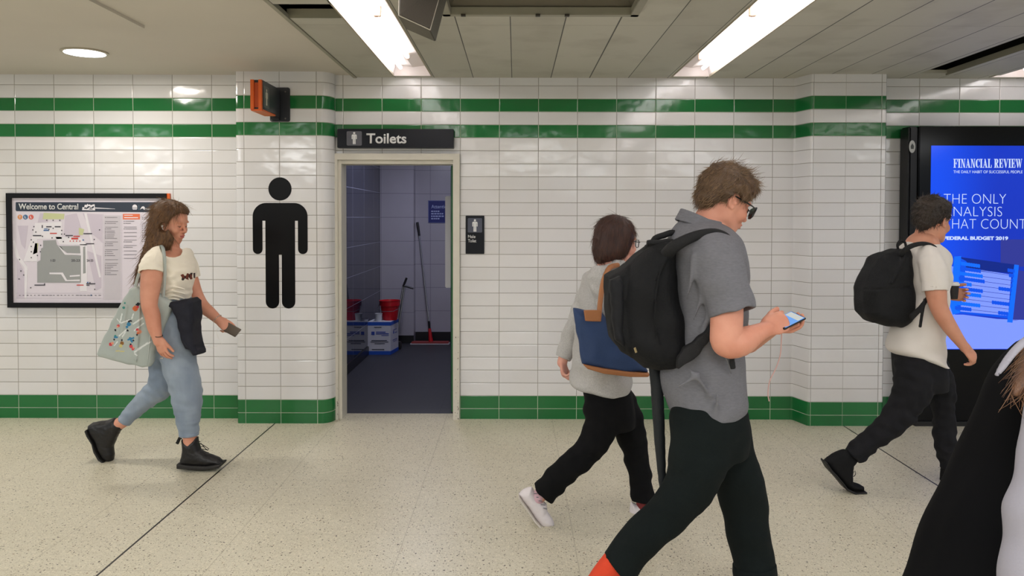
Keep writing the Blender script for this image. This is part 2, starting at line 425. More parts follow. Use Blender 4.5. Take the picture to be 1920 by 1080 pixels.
c = cp.build('ceiling', M_CPAN); struct(c)
# plenum above the gaps
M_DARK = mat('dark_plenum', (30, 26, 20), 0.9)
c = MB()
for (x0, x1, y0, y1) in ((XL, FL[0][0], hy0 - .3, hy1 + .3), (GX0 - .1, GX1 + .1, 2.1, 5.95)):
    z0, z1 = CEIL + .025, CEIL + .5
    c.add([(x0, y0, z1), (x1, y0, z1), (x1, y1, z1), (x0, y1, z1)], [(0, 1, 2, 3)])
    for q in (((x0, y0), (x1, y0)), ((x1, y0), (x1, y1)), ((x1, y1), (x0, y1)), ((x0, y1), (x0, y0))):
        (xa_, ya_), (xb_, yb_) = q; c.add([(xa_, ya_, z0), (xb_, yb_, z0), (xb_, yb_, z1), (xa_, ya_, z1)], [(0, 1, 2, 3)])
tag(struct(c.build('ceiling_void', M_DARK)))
# slab over everything
c = MB().box(-7.6, 7.6, -7.0, 12.4, 3.3, 3.4).build('roof_slab', M_DARK); struct(c)
# ceiling edge trim beside the plaster and loose edge lips
t = MB().box(XL - .012, XL + .012, -7, YW, CEIL - .006, 2.701)
t.box(GX1 - .006, GX1, 2.2, 5.86, CEIL - .014, CEIL + .028)
t.box(GX0, GX0 + .006, 2.2, 5.84, CEIL + .0, CEIL + .05)
t.box(XL, XL + .30, hy1 - .004, hy1 + .004, CEIL, CEIL + .05)
struct(t.build('trim_1', M_GRID))
# sagging piece of panel at the hole
sg = MB(); A = PZ(556, 30, CEIL + .03); B_ = PZ(640, 12, CEIL + .05)
sg.hexa([(XL + .01, 4.0, CEIL + .06), (XL + .29, 4.0, CEIL + .01), (XL + .29, 4.02, CEIL + .02), (XL + .01, 4.02, CEIL + .07),
         (XL + .01, 3.6, CEIL + .06), (XL + .29, 3.6, CEIL + .03), (XL + .29, 3.6, CEIL + .04), (XL + .01, 3.6, CEIL + .07)])
# outer shell walls far left/right/behind so the concourse is a closed hall with openings
M_FAR = mat('far_wall_paint', (205, 200, 186), 0.7)
# ---------------------------------------------------------------- luminaires
M_WHITE = mat('luminaire_white', (222, 213, 210), 0.35)
M_TUBE = mat('lit_tube', (255, 246, 236), 0.4, emit=TUBE_E, emit_rgb=(252, 250, 252))
M_HOLD = mat('lamp_holder', (214, 176, 150), 0.5)
M_TRIM = mat('luminaire_edge', (170, 160, 140), 0.5)
labs = ['long recessed fluorescent light left of the grey ceiling loudspeaker',
        'long recessed fluorescent light right of the ceiling vent',
        'recessed fluorescent light at the far right beside the dark ceiling gap']
for k, (a, b) in enumerate(FL):
    e = empty('ceiling_light', ((a + b) / 2, (FY0 + FY1) / 2, CEIL), labs[k], 'ceiling light', 'recessed fluorescent lights')
    h = 0.085; h2 = MB(); z = CEIL
    mid = (a + b) / 2
    # trough: sides, top with a shallow ridge
    for (p, q) in (((a + .001, z), (a + .02, z + h)), ((a + .02, z + h), (mid, z + h - .018)), ((mid, z + h - .018), (b - .02, z + h)), ((b - .02, z + h), (b - .001, z))):
        h2.add([(p[0], FY0, p[1]), (q[0], FY0, q[1]), (q[0], FY1, q[1]), (p[0], FY1, p[1])], [(0, 1, 2, 3)])
    for y in (FY0 + .001, FY1 - .001):
        h2.add([(a, y, z), (b, y, z), (b - .02, y, z + h), (mid, y, z + h - .018), (a + .02, y, z + h)], [(0, 1, 2, 3, 4)])
    h2.build('housing', M_WHITE, e)
    t = MB().box(a - .006, a + .004, FY0, FY1, z - .004, z + .02).box(b - .004, b + .006, FY0, FY1, z - .004, z + .02)
    t.build('edge_trim', M_TRIM, e)
    for (tx) in ((a + .60 * (b - a)) if k == 0 else (a + .34 * (b - a)), ):
        y = FY1 - .44
        if k == 0: y = 5.50
        if k == 1: y = 5.48
        while y > FY0 + .3:
            y2 = max(y - 1.19, FY0 + .05)
            MB().tube([(tx, y, z + .045), (tx, y2 + .02, z + .045)], .014, 12).build('fluorescent_tube', M_TUBE, e, True)
            MB().box(tx - .02, tx + .02, y2 - .01, y2 + .02, z + .02, z + .08).build('lamp_holder', M_HOLD, e, bevel=.003)
            y = y2
        MB().box(tx - .012, tx + .012, (5.5 if k < 2 else FY1 - .44), (5.52 if k < 2 else FY1 - .42), z + .028, z + .08).build('lamp_holder', M_HOLD, e, bevel=.003)
    # second lane, a bright reflector strip lamp
    tx2 = (a + .22 * (b - a)) if k == 0 else (a + .76 * (b - a))
    y = FY1 - .08
    while y > FY0 + .3:
        y2 = max(y - 1.19, FY0 + .05)
        MB().tube([(tx2, y, z + .05), (tx2, y2 + .02, z + .05)], .014, 12).build('fluorescent_tube', M_TUBE, e, True)
        y = y2
# unseen fill panels added over the camera side to brighten the walls
def add_fill_light(x, y0, y1, label):
    zc = CEIL if x > XL else 2.70
    e = empty('ceiling_light', (x, (y0 + y1) / 2, zc), label, 'ceiling light', 'added fill lights over the near side')
    hw = .45
    MB().box(x - hw, x + hw, y0, y1, zc - .05, zc - .001).build('housing', M_WHITE, e)
    MB().box(x - hw + .02, x + hw - .02, y0 + .02, y1 - .02, zc - .054, zc - .050).build('fill_panel', M_FILL, e)
    ld = bpy.data.lights.new('fill_lamp', 'AREA'); ld.shape = 'RECTANGLE'; ld.size = 2 * hw - .04; ld.size_y = (y1 - y0 - .04); ld.energy = FILL_W * (y1 - y0) / 2.4 * (2.2 if x < -3 else 1); ld.color = (.97, .985, 1.0)
    lo = bpy.data.objects.new('fill_lamp', ld); COL.objects.link(lo); lo.location = (x, (y0 + y1) / 2, zc - .06); lo.parent = e; lo.matrix_parent_inverse = e.matrix_world.inverted()
M_FILL = mat('lit_fill_panel', (240, 240, 240), .4, emit=1.0, emit_rgb=(250, 250, 255))
for (x, y0, y1, lb) in ((-.8, -3.4, -1.0, 'added fill light behind the viewpoint left of the middle'), (1.35, -3.4, -1.0, 'added fill light behind the viewpoint right of the middle'),
                        (3.8, -3.4, -1.0, 'added fill light behind the viewpoint on the right'), (-3.4, -2.0, .4, 'added fill light over the near left side'),
                        (-5.8, -1.0, 1.4, 'added fill light at the far left of the near side'), (.25, -1.2, .8, 'added fill light nearly above the viewpoint'),
                        (2.6, -1.2, .8, 'added fill light above and right of the viewpoint'), (5.6, -1.2, 1.2, 'added fill light at the far right of the near side')):
    add_fill_light(x, y0, y1, lb)
# far side of the concourse, behind the viewpoint
struct(MB().box(-7.5, 7.5, -7.1, -7.0, 0, 2.8).build('wall_front', mat('far_tiles', (120, 116, 108), .5)))
# round downlights in the plaster ceiling
M_DISC = mat('lit_disc', (255, 250, 240), 0.4, emit=5.5, emit_rgb=(235, 245, 255))
M_RIM = mat('downlight_rim', (190, 180, 160), 0.4)
dl = PZ(159, 97, 2.70)
for i, (x, y, lb) in enumerate(((dl.x, dl.y, 'round white downlight in the plain ceiling above the map board'), (dl.x, dl.y - 3.2, 'round white downlight in the plain ceiling nearer the viewer'),
                              (dl.x - 2.4, dl.y, 'round white downlight at the far left end of the ceiling'))):
    e = empty('downlight', (x, y, 2.70), lb, 'downlight', 'round downlights')
    MB().lathe((x, y, 2.699), [(.145, 0), (.145, -.008), (.128, -.010), (.128, -.001)], 40).build('rim', M_RIM, e, True)
    MB().lathe((x, y, 2.6895), [(.127, 0.0), (.127, -.002)], 40).build('lit_disc', M_DISC, e)
    ld = bpy.data.lights.new('downlight_lamp', 'AREA'); ld.shape = 'DISK'; ld.size = .24; ld.energy = 16 if i else 13; ld.color = (1, .93, .84)
    lo = bpy.data.objects.new('downlight_lamp', ld); COL.objects.link(lo); lo.location = (x, y, 2.685); lo.parent = e; lo.matrix_parent_inverse = e.matrix_world.inverted()
# ---------------------------------------------------------------- vent & loudspeaker
M_VENT = mat('vent_paint', (150, 146, 130), 0.5, var=.05)
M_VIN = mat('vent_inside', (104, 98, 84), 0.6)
e = empty('ceiling_vent', ((VX0 + VX1) / 2, 3.66, CEIL), 'large grey metal air vent frame hanging just under the panelled ceiling', 'vent')
v = MB(); z0, z1 = CEIL - .022, CEIL + .02; fw = .045
v.box(VX0 - .03, VX1 + .03, VY1 - fw + .03, VY1 + .03, z0, z1); v.box(VX0 - .03, VX1 + .03, VY0 - .03, VY0 + fw - .03, z0, z1)
v.box(VX0 - .03, VX0 + fw - .03, VY0 - .03, VY1 + .03, z0, z1); v.box(VX1 - fw + .03, VX1 + .03, VY0 - .03, VY1 + .03, z0, z1)
v.build('frame', M_VENT, e, bevel=.003)
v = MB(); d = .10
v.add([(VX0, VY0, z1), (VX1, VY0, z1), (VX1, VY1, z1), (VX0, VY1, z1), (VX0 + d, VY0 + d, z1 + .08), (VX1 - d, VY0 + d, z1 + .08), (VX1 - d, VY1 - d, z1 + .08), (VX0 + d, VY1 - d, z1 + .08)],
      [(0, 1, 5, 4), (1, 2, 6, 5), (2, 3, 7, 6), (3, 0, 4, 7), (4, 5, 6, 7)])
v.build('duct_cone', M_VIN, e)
v = MB(); d = .012
for px in (870, 1008, 1062): x = PZ(px, 24, CEIL).x; MB().box(x - .012, x + .012, VY1 - .03, VY1 - .005, z0 - .01, z0).build('clip', mat('dark_clip', (60, 55, 46), .5), e)
M_SPB = mat('speaker_grey', (92, 88, 78), 0.5, var=.06); M_SPF = mat('speaker_grille', (112, 106, 100), 0.45, metal=.4, bump=.6, bscale=500); M_SPR = mat('speaker_rim', (196, 190, 178), .4)
e = empty('loudspeaker', tuple(P(785, 10, 3.2)), 'grey wedge-shaped loudspeaker with perforated front hanging from the ceiling', 'loudspeaker')
A_, B2, C_, D_ = P(747, 30, 3.14), P(806, 57, 3.20), P(761, 55, 3.26), P(817, 79, 3.32)
A2, B3, C2, D2 = P(749, -62, 3.30), P(832, -36, 3.36), P(764, -62, 3.46), P(847, -36, 3.50)
MB().hexa([A_, B2, B3, A2, C_, D_, D2, C2]).build('cabinet', M_SPB, e, bevel=.004)
nrm = (B2 - A_).cross(A2 - A_).normalized(); nrm = -nrm if nrm.y > 0 else nrm
ff = [A_, B2, B3, A2]; cc = sum(ff, Vector()) / 4
inn = [cc + (p - cc) * .955 + nrm * .001 for p in ff]; inn2 = [p + nrm * .004 for p in inn]
MB().hexa(inn2 + inn).build('grille', M_SPF, e)
rm = MB(); outer = [cc + (p - cc) * 1.0 + nrm * .003 for p in ff]
for i in range(4): rm.tube([outer[i], outer[(i + 1) % 4]], .0022, 6)
rm.build('rim', M_SPR, e)
# ---------------------------------------------------------------- doorway frame
M_FRAME = mat('door_frame_paint', (214, 209, 196), 0.45, var=.03, vscale=12, bump=.15, bscale=25)
fx0, fx1, fx2, fx3 = XW(623), XW(642), XW(850), XW(862)
ft = P(740, 287, 6.0).z
df = MB()
df.box(fx0, fx0 + .05, YW - .035, YW + .02, 0, ft).box(fx3 - .05, fx3, YW - .035, YW + .02, 0, ft).box(fx0 + .05, fx3 - .05, YW - .035, YW + .02, ft - .05, ft)
df.box(fx0 + .05, fx0 + .075, YW - .01, YW + .17, 0, ft - .05).box(fx3 - .053, fx3 - .05, YW - .01, YW + .17, 0, ft - .05).box(fx0 + .075, fx3 - .053, YW - .01, YW + .17, ft - .08, ft - .05)
struct(df.build('door_1', M_FRAME, bevel=.003))
# chipped paint on the frame near the floor
ch = MB(); M_CHIP = mat('chipped_paint', (70, 52, 40), .8)
for i in range(46):
    x = random.choice((fx0 + .006, fx0 + .045, fx3 - .012, fx3 - .03)) + random.uniform(-.004, .004); zz = abs(random.gauss(0, .35)); s_ = random.uniform(.002, .007)
    ch.prism([(x, zz), (x + s_ * .6, zz + s_ * .4), (x + s_ * .3, zz + s_ * 2.2), (x - s_ * .3, zz + s_)], YW - .0362, YW - .035)
co_ = ch.build('trim_2', M_CHIP); struct(co_)
# ---------------------------------------------------------------- toilet room
BZ = 9.75; TLX = -1.706
M_TW = grid_tile_mat('toilet_back_tile', (172, 168, 178), (110, 108, 118), .60, .30, -1.094, .09, .25)
M_TL = grid_tile_mat('toilet_dark_glass_tile', (34, 37, 54), (150, 152, 172), .60, .308, 9.3, .05, .035, jw=.0022, axu=1)
M_TF = grid_tile_mat('toilet_floor', (52, 52, 58), (34, 34, 40), .9, 1.2, -.62, 7.2, .5, axu=0, axv=1)
M_SK = mat('toilet_skirting', (26, 26, 30), .35)
struct(MB().box(TLX, 0.3, YW + .165, BZ + .4, -.1, .0005).build('floor', M_TF))
struct(MB().box(TLX - .1, TLX, YW + .02, BZ + .4, 0, 2.75).build('wall_toilet_left', M_TL))
stepx = P(776, 450, BZ).x
struct(MB().box(TLX - .1, stepx, BZ - .02, BZ + .4, 0, 2.75).build('wall_toilet_back', M_TW))
struct(MB().box(stepx, .3, BZ + .16, BZ + .4, 0, 2.75).build('wall_toilet_back', M_TW))
struct(MB().box(.0, .3, YW + .02, BZ + .4, 0, 2.75).build('wall_toilet_right', M_TW))
struct(MB().box(TLX - .1, .3, YW + .02, BZ + .4, 2.62, 2.72).build('ceiling', mat('toilet_ceiling', (150, 150, 156), .7)))
struct(MB().box(TLX, stepx, BZ - .032, BZ - .02, 0, .10).build('baseboard_back', M_SK))
struct(MB().box(stepx, .0, BZ + .148, BZ + .16, 0, .12).build('baseboard_right', M_SK))
struct(MB().box(TLX, TLX + .012, YW + .3, BZ, 0, .10).build('baseboard_left', M_SK))
# back of the concourse wall inside the toilets
bw = MB(); bw.box(TLX - .1, fx0 + .02, YW + .015, YW + .16, 0, 2.75).box(fx3 - .02, .3, YW + .015, YW + .16, 0, 2.75).box(fx0 + .02, fx3 - .02, YW + .015, YW + .16, ft - .02, 2.75)
struct(bw.build('wall_toilet_front', M_TW))
# bluish ceiling light inside
e = empty('ceiling_light', (-.95, 8.3, 2.61), 'bluish fluorescent light on the toilet room ceiling', 'ceiling light')
MB().box(-1.25, -1.10, 7.3, 8.5, 2.57, 2.619).build('housing', M_WHITE, e)
M_BT = mat('lit_blue_tube', (180, 200, 255), .4, emit=5.5, emit_rgb=(150, 180, 255))
MB().tube([(-1.175, 7.35, 2.555), (-1.175, 8.45, 2.555)], .014, 12).build('fluorescent_tube', M_BT, e, True)
ld = bpy.data.lights.new('toilet_lamp', 'AREA'); ld.shape = 'RECTANGLE'; ld.size = .15; ld.size_y = 1.1; ld.energy = 17; ld.color = (.80, .82, 1)
lo = bpy.data.objects.new('toilet_lamp', ld); COL.objects.link(lo); lo.location = (-1.0, 8.2, 2.54); lo.parent = e; lo.matrix_parent_inverse = e.matrix_world.inverted()
# open green door leaf with a white panel, hinged right
M_GREEN = mat('green_door_paint', (34, 104, 60), .4)
e = empty('green_door', (fx3 - .07, YW + .17, 0), 'green door leaf standing open inside the toilet doorway', 'door')
g0 = P(846.5, 450, YW + .18).x; g1 = P(845, 450, 6.95).x
g = MB(); g.hexa([(g0, YW + .18, .01), (g0 + .04, YW + .18, .01), (g0 + .04, YW + .18, 2.03), (g0, YW + .18, 2.03), (g1, 6.95, .01), (g1 + .04, 6.95, .01), (g1 + .04, 6.95, 2.03), (g1, 6.95, 2.03)])
g.build('door_leaf', M_GREEN, e, bevel=.002)
wp = MB(); x0 = P(837.5, 450, 6.95).x; zt, zb = P(842, 368, 6.9).z, P(842, 538, 6.9).z
wp.box(x0, P(846, 450, 6.80).x, 6.80, 6.95, zb, zt).build('white_panel', mat('panel_white', (214, 214, 224), .4), e, bevel=.006)
M_BRASS = mat('brass', (150, 120, 70), .3, metal=.9)
for zz in (.32, 1.08, 1.82):
    MB().box(fx3 - .062, fx3 - .052, YW + .10, YW + .17, zz, zz + .09).build('hinge', M_BRASS, e)
# ================================================================ solid modelling: signed distance fields -> surface nets
def axis(lo, hi, h, fine=()):
    """grid coordinates, optionally denser inside the given (a, b, h) ranges"""
    out = [lo]
    while out[-1] < hi:
        x = out[-1]; s = h
        for a, b, hf in fine:
            if a - 1e-6 <= x < b: s = min(s, hf)
        out.append(x + s)
    return np.array(out, 'f')
def seg_dist(X, Y, Z, a, b, ra, rb, k):
    # k: stretch of the section along Y
    ax, ay, az = a; bx, by, bz = b
    bax, bay, baz = bx - ax, (by - ay) / k, bz - az
    px, py, pz = X - ax, (Y - ay) / k, Z - az
    t = np.clip((px * bax + py * bay + pz * baz) / (bax * bax + bay * bay + baz * baz + 1e-12), 0, 1)
    d = np.sqrt((px - t * bax) ** 2 + (py - t * bay) ** 2 + (pz - t * baz) ** 2) - (ra + (rb - ra) * t)
    return d * min(1.0, k)
def folds(X, Y, Z, f, seed=0):
    s = seed * 1.7
    a = np.sin(X * f + 1.3 * np.sin(Z * f * .7 + s) + s) * np.sin(Z * f * 1.3 + 1.1 * np.sin(X * f * .6 + Y * f * .5 + 2 * s))
    b = np.sin(Z * f * 2.1 + 1.7 * np.sin(X * f * 1.1 + 3 * s) + Y * f) * .5
    c = np.sin((X + Z) * f * 1.9 + 2 * np.sin((X - Z) * f * .8 + s)) * .45
    return a + b + c
class Field:
    def __init__(s, lo, hi, h, fx=(), fy=(), fz=()):
        s.x = axis(lo[0], hi[0], h, fx); s.y = axis(lo[1], hi[1], h, fy); s.z = axis(lo[2], hi[2], h, fz); s.h = h
        s.d = np.full((len(s.x), len(s.y), len(s.z)), .2, 'f')
    def reg(s, lo, hi, pad):
        sl = []
        for ax, a, b in zip((s.x, s.y, s.z), lo, hi):
            i = max(0, int(np.searchsorted(ax, a - pad)) - 1); j = min(len(ax), int(np.searchsorted(ax, b + pad)) + 1)
            sl.append(slice(i, max(j, i)))
        if any(q.stop - q.start < 1 for q in sl): return None, None, None, None
        return tuple(sl), s.x[sl[0]][:, None, None], s.y[sl[1]][None, :, None], s.z[sl[2]][None, None, :]
    def comb(s, sl, v, k, op):
        d = s.d[sl]
        if op == 'add':
            if k > 0:
                h = np.maximum(k - np.abs(d - v), 0) / k; s.d[sl] = np.minimum(d, v) - h * h * k * .25
            else: s.d[sl] = np.minimum(d, v)
        elif op == 'sub':
            v = -v
            if k > 0:
                h = np.maximum(k - np.abs(d - v), 0) / k; s.d[sl] = np.maximum(d, v) + h * h * k * .25
            else: s.d[sl] = np.maximum(d, v)
    def prim(s, fn, lo, hi, k=.01, op='add'):
        sl, X, Y, Z = s.reg(lo, hi, k + 3 * s.h)
        if sl is None: return s
        s.comb(sl, fn(X, Y, Z).astype('f'), k, op); return s
    def tube(s, pts, k=.012, ky=1.0, op='add', sub=3, flat0=False, flat1=False, amp=0, f=60, seed=0):
        """pts: list of (Vector, radius[, ky]); one swept limb"""
        q = catmull([tuple(p[0]) + (p[1], p[2] if len(p) > 2 else ky) for p in pts], sub) if len(pts) > 2 else [np.array(tuple(p[0]) + (p[1], p[2] if len(p) > 2 else ky), float) for p in pts]
        q = np.array(q); m = (q[:, 3] * np.maximum(1, q[:, 4])).max()
        lo = q[:, :3].min(0) - m; hi = q[:, :3].max(0) + m
        sl, X, Y, Z = s.reg(lo, hi, k + 3 * s.h)
        if sl is None: return s
        v = None
        for i in range(len(q) - 1):
            a, b = q[i], q[i + 1]; mm = max(a[3], b[3]) * max(1, a[4], b[4]) + k + 4 * s.h
            l2 = np.minimum(a[:3], b[:3]); h2 = np.maximum(a[:3], b[:3])
            if v is None: v = np.full(s.d[sl].shape, .2, 'f')
            # sub-region
            ss = []
            for ax, off, aa, bb in ((s.x, sl[0].start, l2[0] - mm, h2[0] + mm), (s.y, sl[1].start, l2[1] - mm, h2[1] + mm), (s.z, sl[2].start, l2[2] - mm, h2[2] + mm)):
                i0 = max(0, int(np.searchsorted(ax, aa)) - off); i1 = max(0, int(np.searchsorted(ax, bb)) - off); ss.append(slice(i0, i1))
            ss = tuple(ss)
            Xs, Ys, Zs = X[ss[0]], Y[:, ss[1]], Z[:, :, ss[2]]
            if Xs.size == 0 or Ys.size == 0 or Zs.size == 0: continue
            dd = seg_dist(Xs, Ys, Zs, a[:3], b[:3], a[3], b[3], (a[4] + b[4]) / 2)
            v[ss] = np.minimum(v[ss], dd)
        def clip(p, dr):
            nonlocal v
            dr = dr / np.linalg.norm(dr)
            v = np.maximum(v, (X - p[0]) * dr[0] + (Y - p[1]) * dr[1] + (Z - p[2]) * dr[2])
        if flat0: clip(q[0][:3], q[0][:3] - q[min(2, len(q) - 1)][:3])
        if flat1: clip(q[-1][:3], q[-1][:3] - q[-min(3, len(q))][:3])
        if amp: v = v + (folds(X, Y, Z, f, seed) * amp).astype('f')
        s.comb(sl, v, k, op); return s
    def ell(s, c, r, rot=None, k=.01, op='add'):
        c = np.array(c, float); r = np.array(r, float); m = r.max()
        R = np.array(rot.transposed()) if rot is not None else np.eye(3)
        def fn(X, Y, Z):
            x, y, z = X - c[0], Y - c[1], Z - c[2]
            a = (R[0, 0] * x + R[0, 1] * y + R[0, 2] * z) / r[0]; b = (R[1, 0] * x + R[1, 1] * y + R[1, 2] * z) / r[1]; e = (R[2, 0] * x + R[2, 1] * y + R[2, 2] * z) / r[2]
            k0 = np.sqrt(a * a + b * b + e * e); k1 = np.sqrt((a / r[0]) ** 2 + (b / r[1]) ** 2 + (e / r[2]) ** 2)
            return k0 * (k0 - 1) / (k1 + 1e-9)
        return s.prim(fn, c - m, c + m, k, op)
    def box(s, c, hs, rot=None, rd=.01, k=0, op='add'):
        c = np.array(c, float); hs = np.array(hs, float); m = np.linalg.norm(hs)
        R = np.array(rot.transposed()) if rot is not None else np.eye(3)
        def fn(X, Y, Z):
            x, y, z = X - c[0], Y - c[1], Z - c[2]
            a = np.abs(R[0, 0] * x + R[0, 1] * y + R[0, 2] * z) - hs[0] + rd; b = np.abs(R[1, 0] * x + R[1, 1] * y + R[1, 2] * z) - hs[1] + rd; e = np.abs(R[2, 0] * x + R[2, 1] * y + R[2, 2] * z) - hs[2] + rd
            return np.sqrt(np.maximum(a, 0) ** 2 + np.maximum(b, 0) ** 2 + np.maximum(e, 0) ** 2) + np.minimum(np.maximum(a, np.maximum(b, e)), 0) - rd
        return s.prim(fn, c - m, c + m, k, op)
    def slices(s, rows, k=.015, op='add', p=2.0, amp=0, f=60, seed=0, skew=0):
        """rows: (z, x0, x1, yc, ry): stacked rounded cross-sections; zs any order"""
        rows = sorted(rows, key=lambda r: r[0]); R = np.array(catmull(rows, 4)); zz = R[:, 0]
        o = np.argsort(zz); R = R[o]; zz = zz[o]
        lo = (R[:, 1].min(), (R[:, 3] - R[:, 4]).min(), zz[0]); hi = (R[:, 2].max(), (R[:, 3] + R[:, 4]).max(), zz[-1])
        def fn(X, Y, Z):
            z = Z[0, 0]
            ip = lambda c: np.interp(z, zz, R[:, c])[None, None, :]
            x0, x1, yc, ry = ip(1), ip(2), ip(3), ip(4); cx = (x0 + x1) / 2; rx = np.maximum((x1 - x0) / 2, .004)
            ry = np.maximum(ry, .004)
            if p == 2: e = np.sqrt(((X - cx) / rx) ** 2 + ((Y - yc) / ry) ** 2)
            else: e = (np.abs((X - cx) / rx) ** p + np.abs((Y - yc) / ry) ** p) ** (1 / p)
            d = (e - 1) * np.minimum(rx, ry)
            d = np.maximum(d, np.maximum(zz[0] - Z, Z - zz[-1]))
            if amp: d = d + folds(X, Y, Z, f, seed) * amp
            return d
        return s.prim(fn, lo, hi, k, op)
    def poly(s, pts, yc, hy, rd=.01, k=0, op='add', amp=0, f=60, seed=0, tilt=0, x_ref=0, pillow=0):
        """2-D outline in (x, z), thickness 2*hy about the depth yc (+ tilt*(x-x_ref)); pillow thins it towards the outline"""
        P2 = np.array(pts, float); n = len(P2)
        lo = (P2[:, 0].min(), yc - hy - abs(tilt) * .5, P2[:, 1].min()); hi = (P2[:, 0].max(), yc + hy + abs(tilt) * .5, P2[:, 1].max())
        def fn(X, Y, Z):
            x = X[:, 0, :] + 0 * Z[0]; z = Z[0] + 0 * x
            d2 = np.full(x.shape, 1e9); ins = np.zeros(x.shape, bool)
            for i in range(n):
                a, b = P2[i], P2[(i + 1) % n]; e = b - a; wx, wz = x - a[0], z - a[1]
                t = np.clip((wx * e[0] + wz * e[1]) / (e @ e + 1e-12), 0, 1)
                d2 = np.minimum(d2, (wx - e[0] * t) ** 2 + (wz - e[1] * t) ** 2)
                c = (a[1] > z) != (b[1] > z)
                xi = (b[0] - a[0]) * (z - a[1]) / (b[1] - a[1] + 1e-12) + a[0]
                ins ^= c & (x < xi)
            sd = np.sqrt(d2) * np.where(ins, -1, 1)
            sd = sd[:, None, :]
            yy = Y - yc - tilt * (X - x_ref)
            hh = hy
            if pillow: hh = hy * (1 - pillow * np.exp(-np.maximum(-sd, 0) / (pillow * .12)))
            a = sd + rd; b = np.abs(yy) - hh + rd
            d = np.sqrt(np.maximum(a, 0) ** 2 + np.maximum(b, 0) ** 2) + np.minimum(np.maximum(a, b), 0) - rd
            if amp: d = d + folds(X, Y, Z, f, seed) * amp
            return d
        return s.prim(fn, lo, hi, k, op)
    def noise(s, amp, f, seed=0):
        near = np.abs(s.d) < .03
        X, Y, Z = np.broadcast_arrays(s.x[:, None, None], s.y[None, :, None], s.z[None, None, :])
        v = folds(X[near], Y[near], Z[near], f, seed) * amp; s.d[near] += v.astype('f'); return s
    def mesh(s, name, m, parent=None, pick=None, smooth_it=0):
        d = s.d; d[0] = d[-1] = .2; d[:, 0] = d[:, -1] = .2; d[:, :, 0] = d[:, :, -1] = .2
        sg = d < 0; nx, ny, nz = d.shape
        cnt = np.zeros((nx - 1, ny - 1, nz - 1), np.int8)
        for i in (0, 1):
            for j in (0, 1):
                for k in (0, 1): cnt += sg[i:nx - 1 + i, j:ny - 1 + j, k:nz - 1 + k]
        act = (cnt > 0) & (cnt < 8); I, J, K = np.nonzero(act); N = len(I)
        idx = np.full(act.shape, -1, np.int32); idx[I, J, K] = np.arange(N)
        xs = np.stack([s.x[I], s.x[I + 1]]); ys = np.stack([s.y[J], s.y[J + 1]]); zs = np.stack([s.z[K], s.z[K + 1]])
        c = {(i, j, k): d[I + i, J + j, K + k] for i in (0, 1) for j in (0, 1) for k in (0, 1)}
        acc = np.zeros((N, 3)); w = np.zeros(N)
        for a in range(3):
            for u in (0, 1):
                for v in (0, 1):
                    p0 = [u, v]; p0.insert(a, 0); p1 = [u, v]; p1.insert(a, 1)
                    A, B = c[tuple(p0)], c[tuple(p1)]; m_ = (A < 0) != (B < 0)
                    t = np.where(m_, A / (A - B + 1e-20), 0)
                    for ax, co in enumerate((xs, ys, zs)):
                        val = co[0] + t * (co[1] - co[0]) if ax == a else co[p0[ax]]
                        acc[:, ax] += np.where(m_, val, 0)
                    w += m_
        V = acc / np.maximum(w, 1)[:, None]
        F = []
        def quads(a):
            sa = [slice(1, -1)] * 3
            s0 = [slice(1, nx - 1), slice(1, ny - 1), slice(1, nz - 1)]; s1 = list(s0)
            s0[a] = slice(0, d.shape[a] - 1); s1[a] = slice(1, d.shape[a])
            A, B = sg[tuple(s0)], sg[tuple(s1)]; m_ = A != B
            q = np.nonzero(m_); inside = A[q]
            g = [q[0] + (0 if a == 0 else 1), q[1] + (0 if a == 1 else 1), q[2] + (0 if a == 2 else 1)]
            b_, c_ = [x for x in range(3) if x != a]
            def at(db, dc):
                h = [g[0].copy(), g[1].copy(), g[2].copy()]; h[b_] -= db; h[c_] -= dc
                return idx[h[0], h[1], h[2]]
            f = np.stack([at(1, 1), at(0, 1), at(0, 0), at(1, 0)], 1)
            flip = inside if a != 1 else ~inside
            f[~flip] = f[~flip][:, ::-1]
            F.append(f)
        for a in range(3): quads(a)
        F = np.concatenate(F); F = F[(F >= 0).all(1)]
        for _ in range(smooth_it):
            S = np.zeros_like(V); n_ = np.zeros(N)
            for e in ((0, 1), (1, 2), (2, 3), (3, 0)):
                for p, q in (e, e[::-1]):
                    np.add.at(S, F[:, p], V[F[:, q]]); np.add.at(n_, F[:, p], 1)
            V = V * .5 + .5 * S / np.maximum(n_, 1)[:, None]
        me = bpy.data.meshes.new(name)
        me.vertices.add(N); me.vertices.foreach_set('co', V.ravel().astype('f'))
        me.loops.add(F.size); me.loops.foreach_set('vertex_index', F.ravel().astype('i'))
        me.polygons.add(len(F)); me.polygons.foreach_set('loop_start', np.arange(0, F.size, 4, dtype='i'))
        me.update(calc_edges=True); me.polygons.foreach_set('use_smooth', np.ones(len(F), bool))
        o = link(name, me, m, parent)
        if pick is not None:
            C = V[F].mean(1); nr = np.cross(V[F[:, 2]] - V[F[:, 0]], V[F[:, 3]] - V[F[:, 1]]); nr /= np.linalg.norm(nr, axis=1)[:, None] + 1e-9
            me.polygons.foreach_set('material_index', pick(C, nr).astype('i'))
        me.update(); return o
def inpoly(x, z, poly):
    ins = np.zeros(x.shape, bool); n = len(poly)
    for i in range(n):
        a, b = poly[i], poly[(i + 1) % n]; c = (a[1] > z) != (b[1] > z)
        ins ^= c & (x < (b[0] - a[0]) * (z - a[1]) / (b[1] - a[1] + 1e-12) + a[0])
    return ins
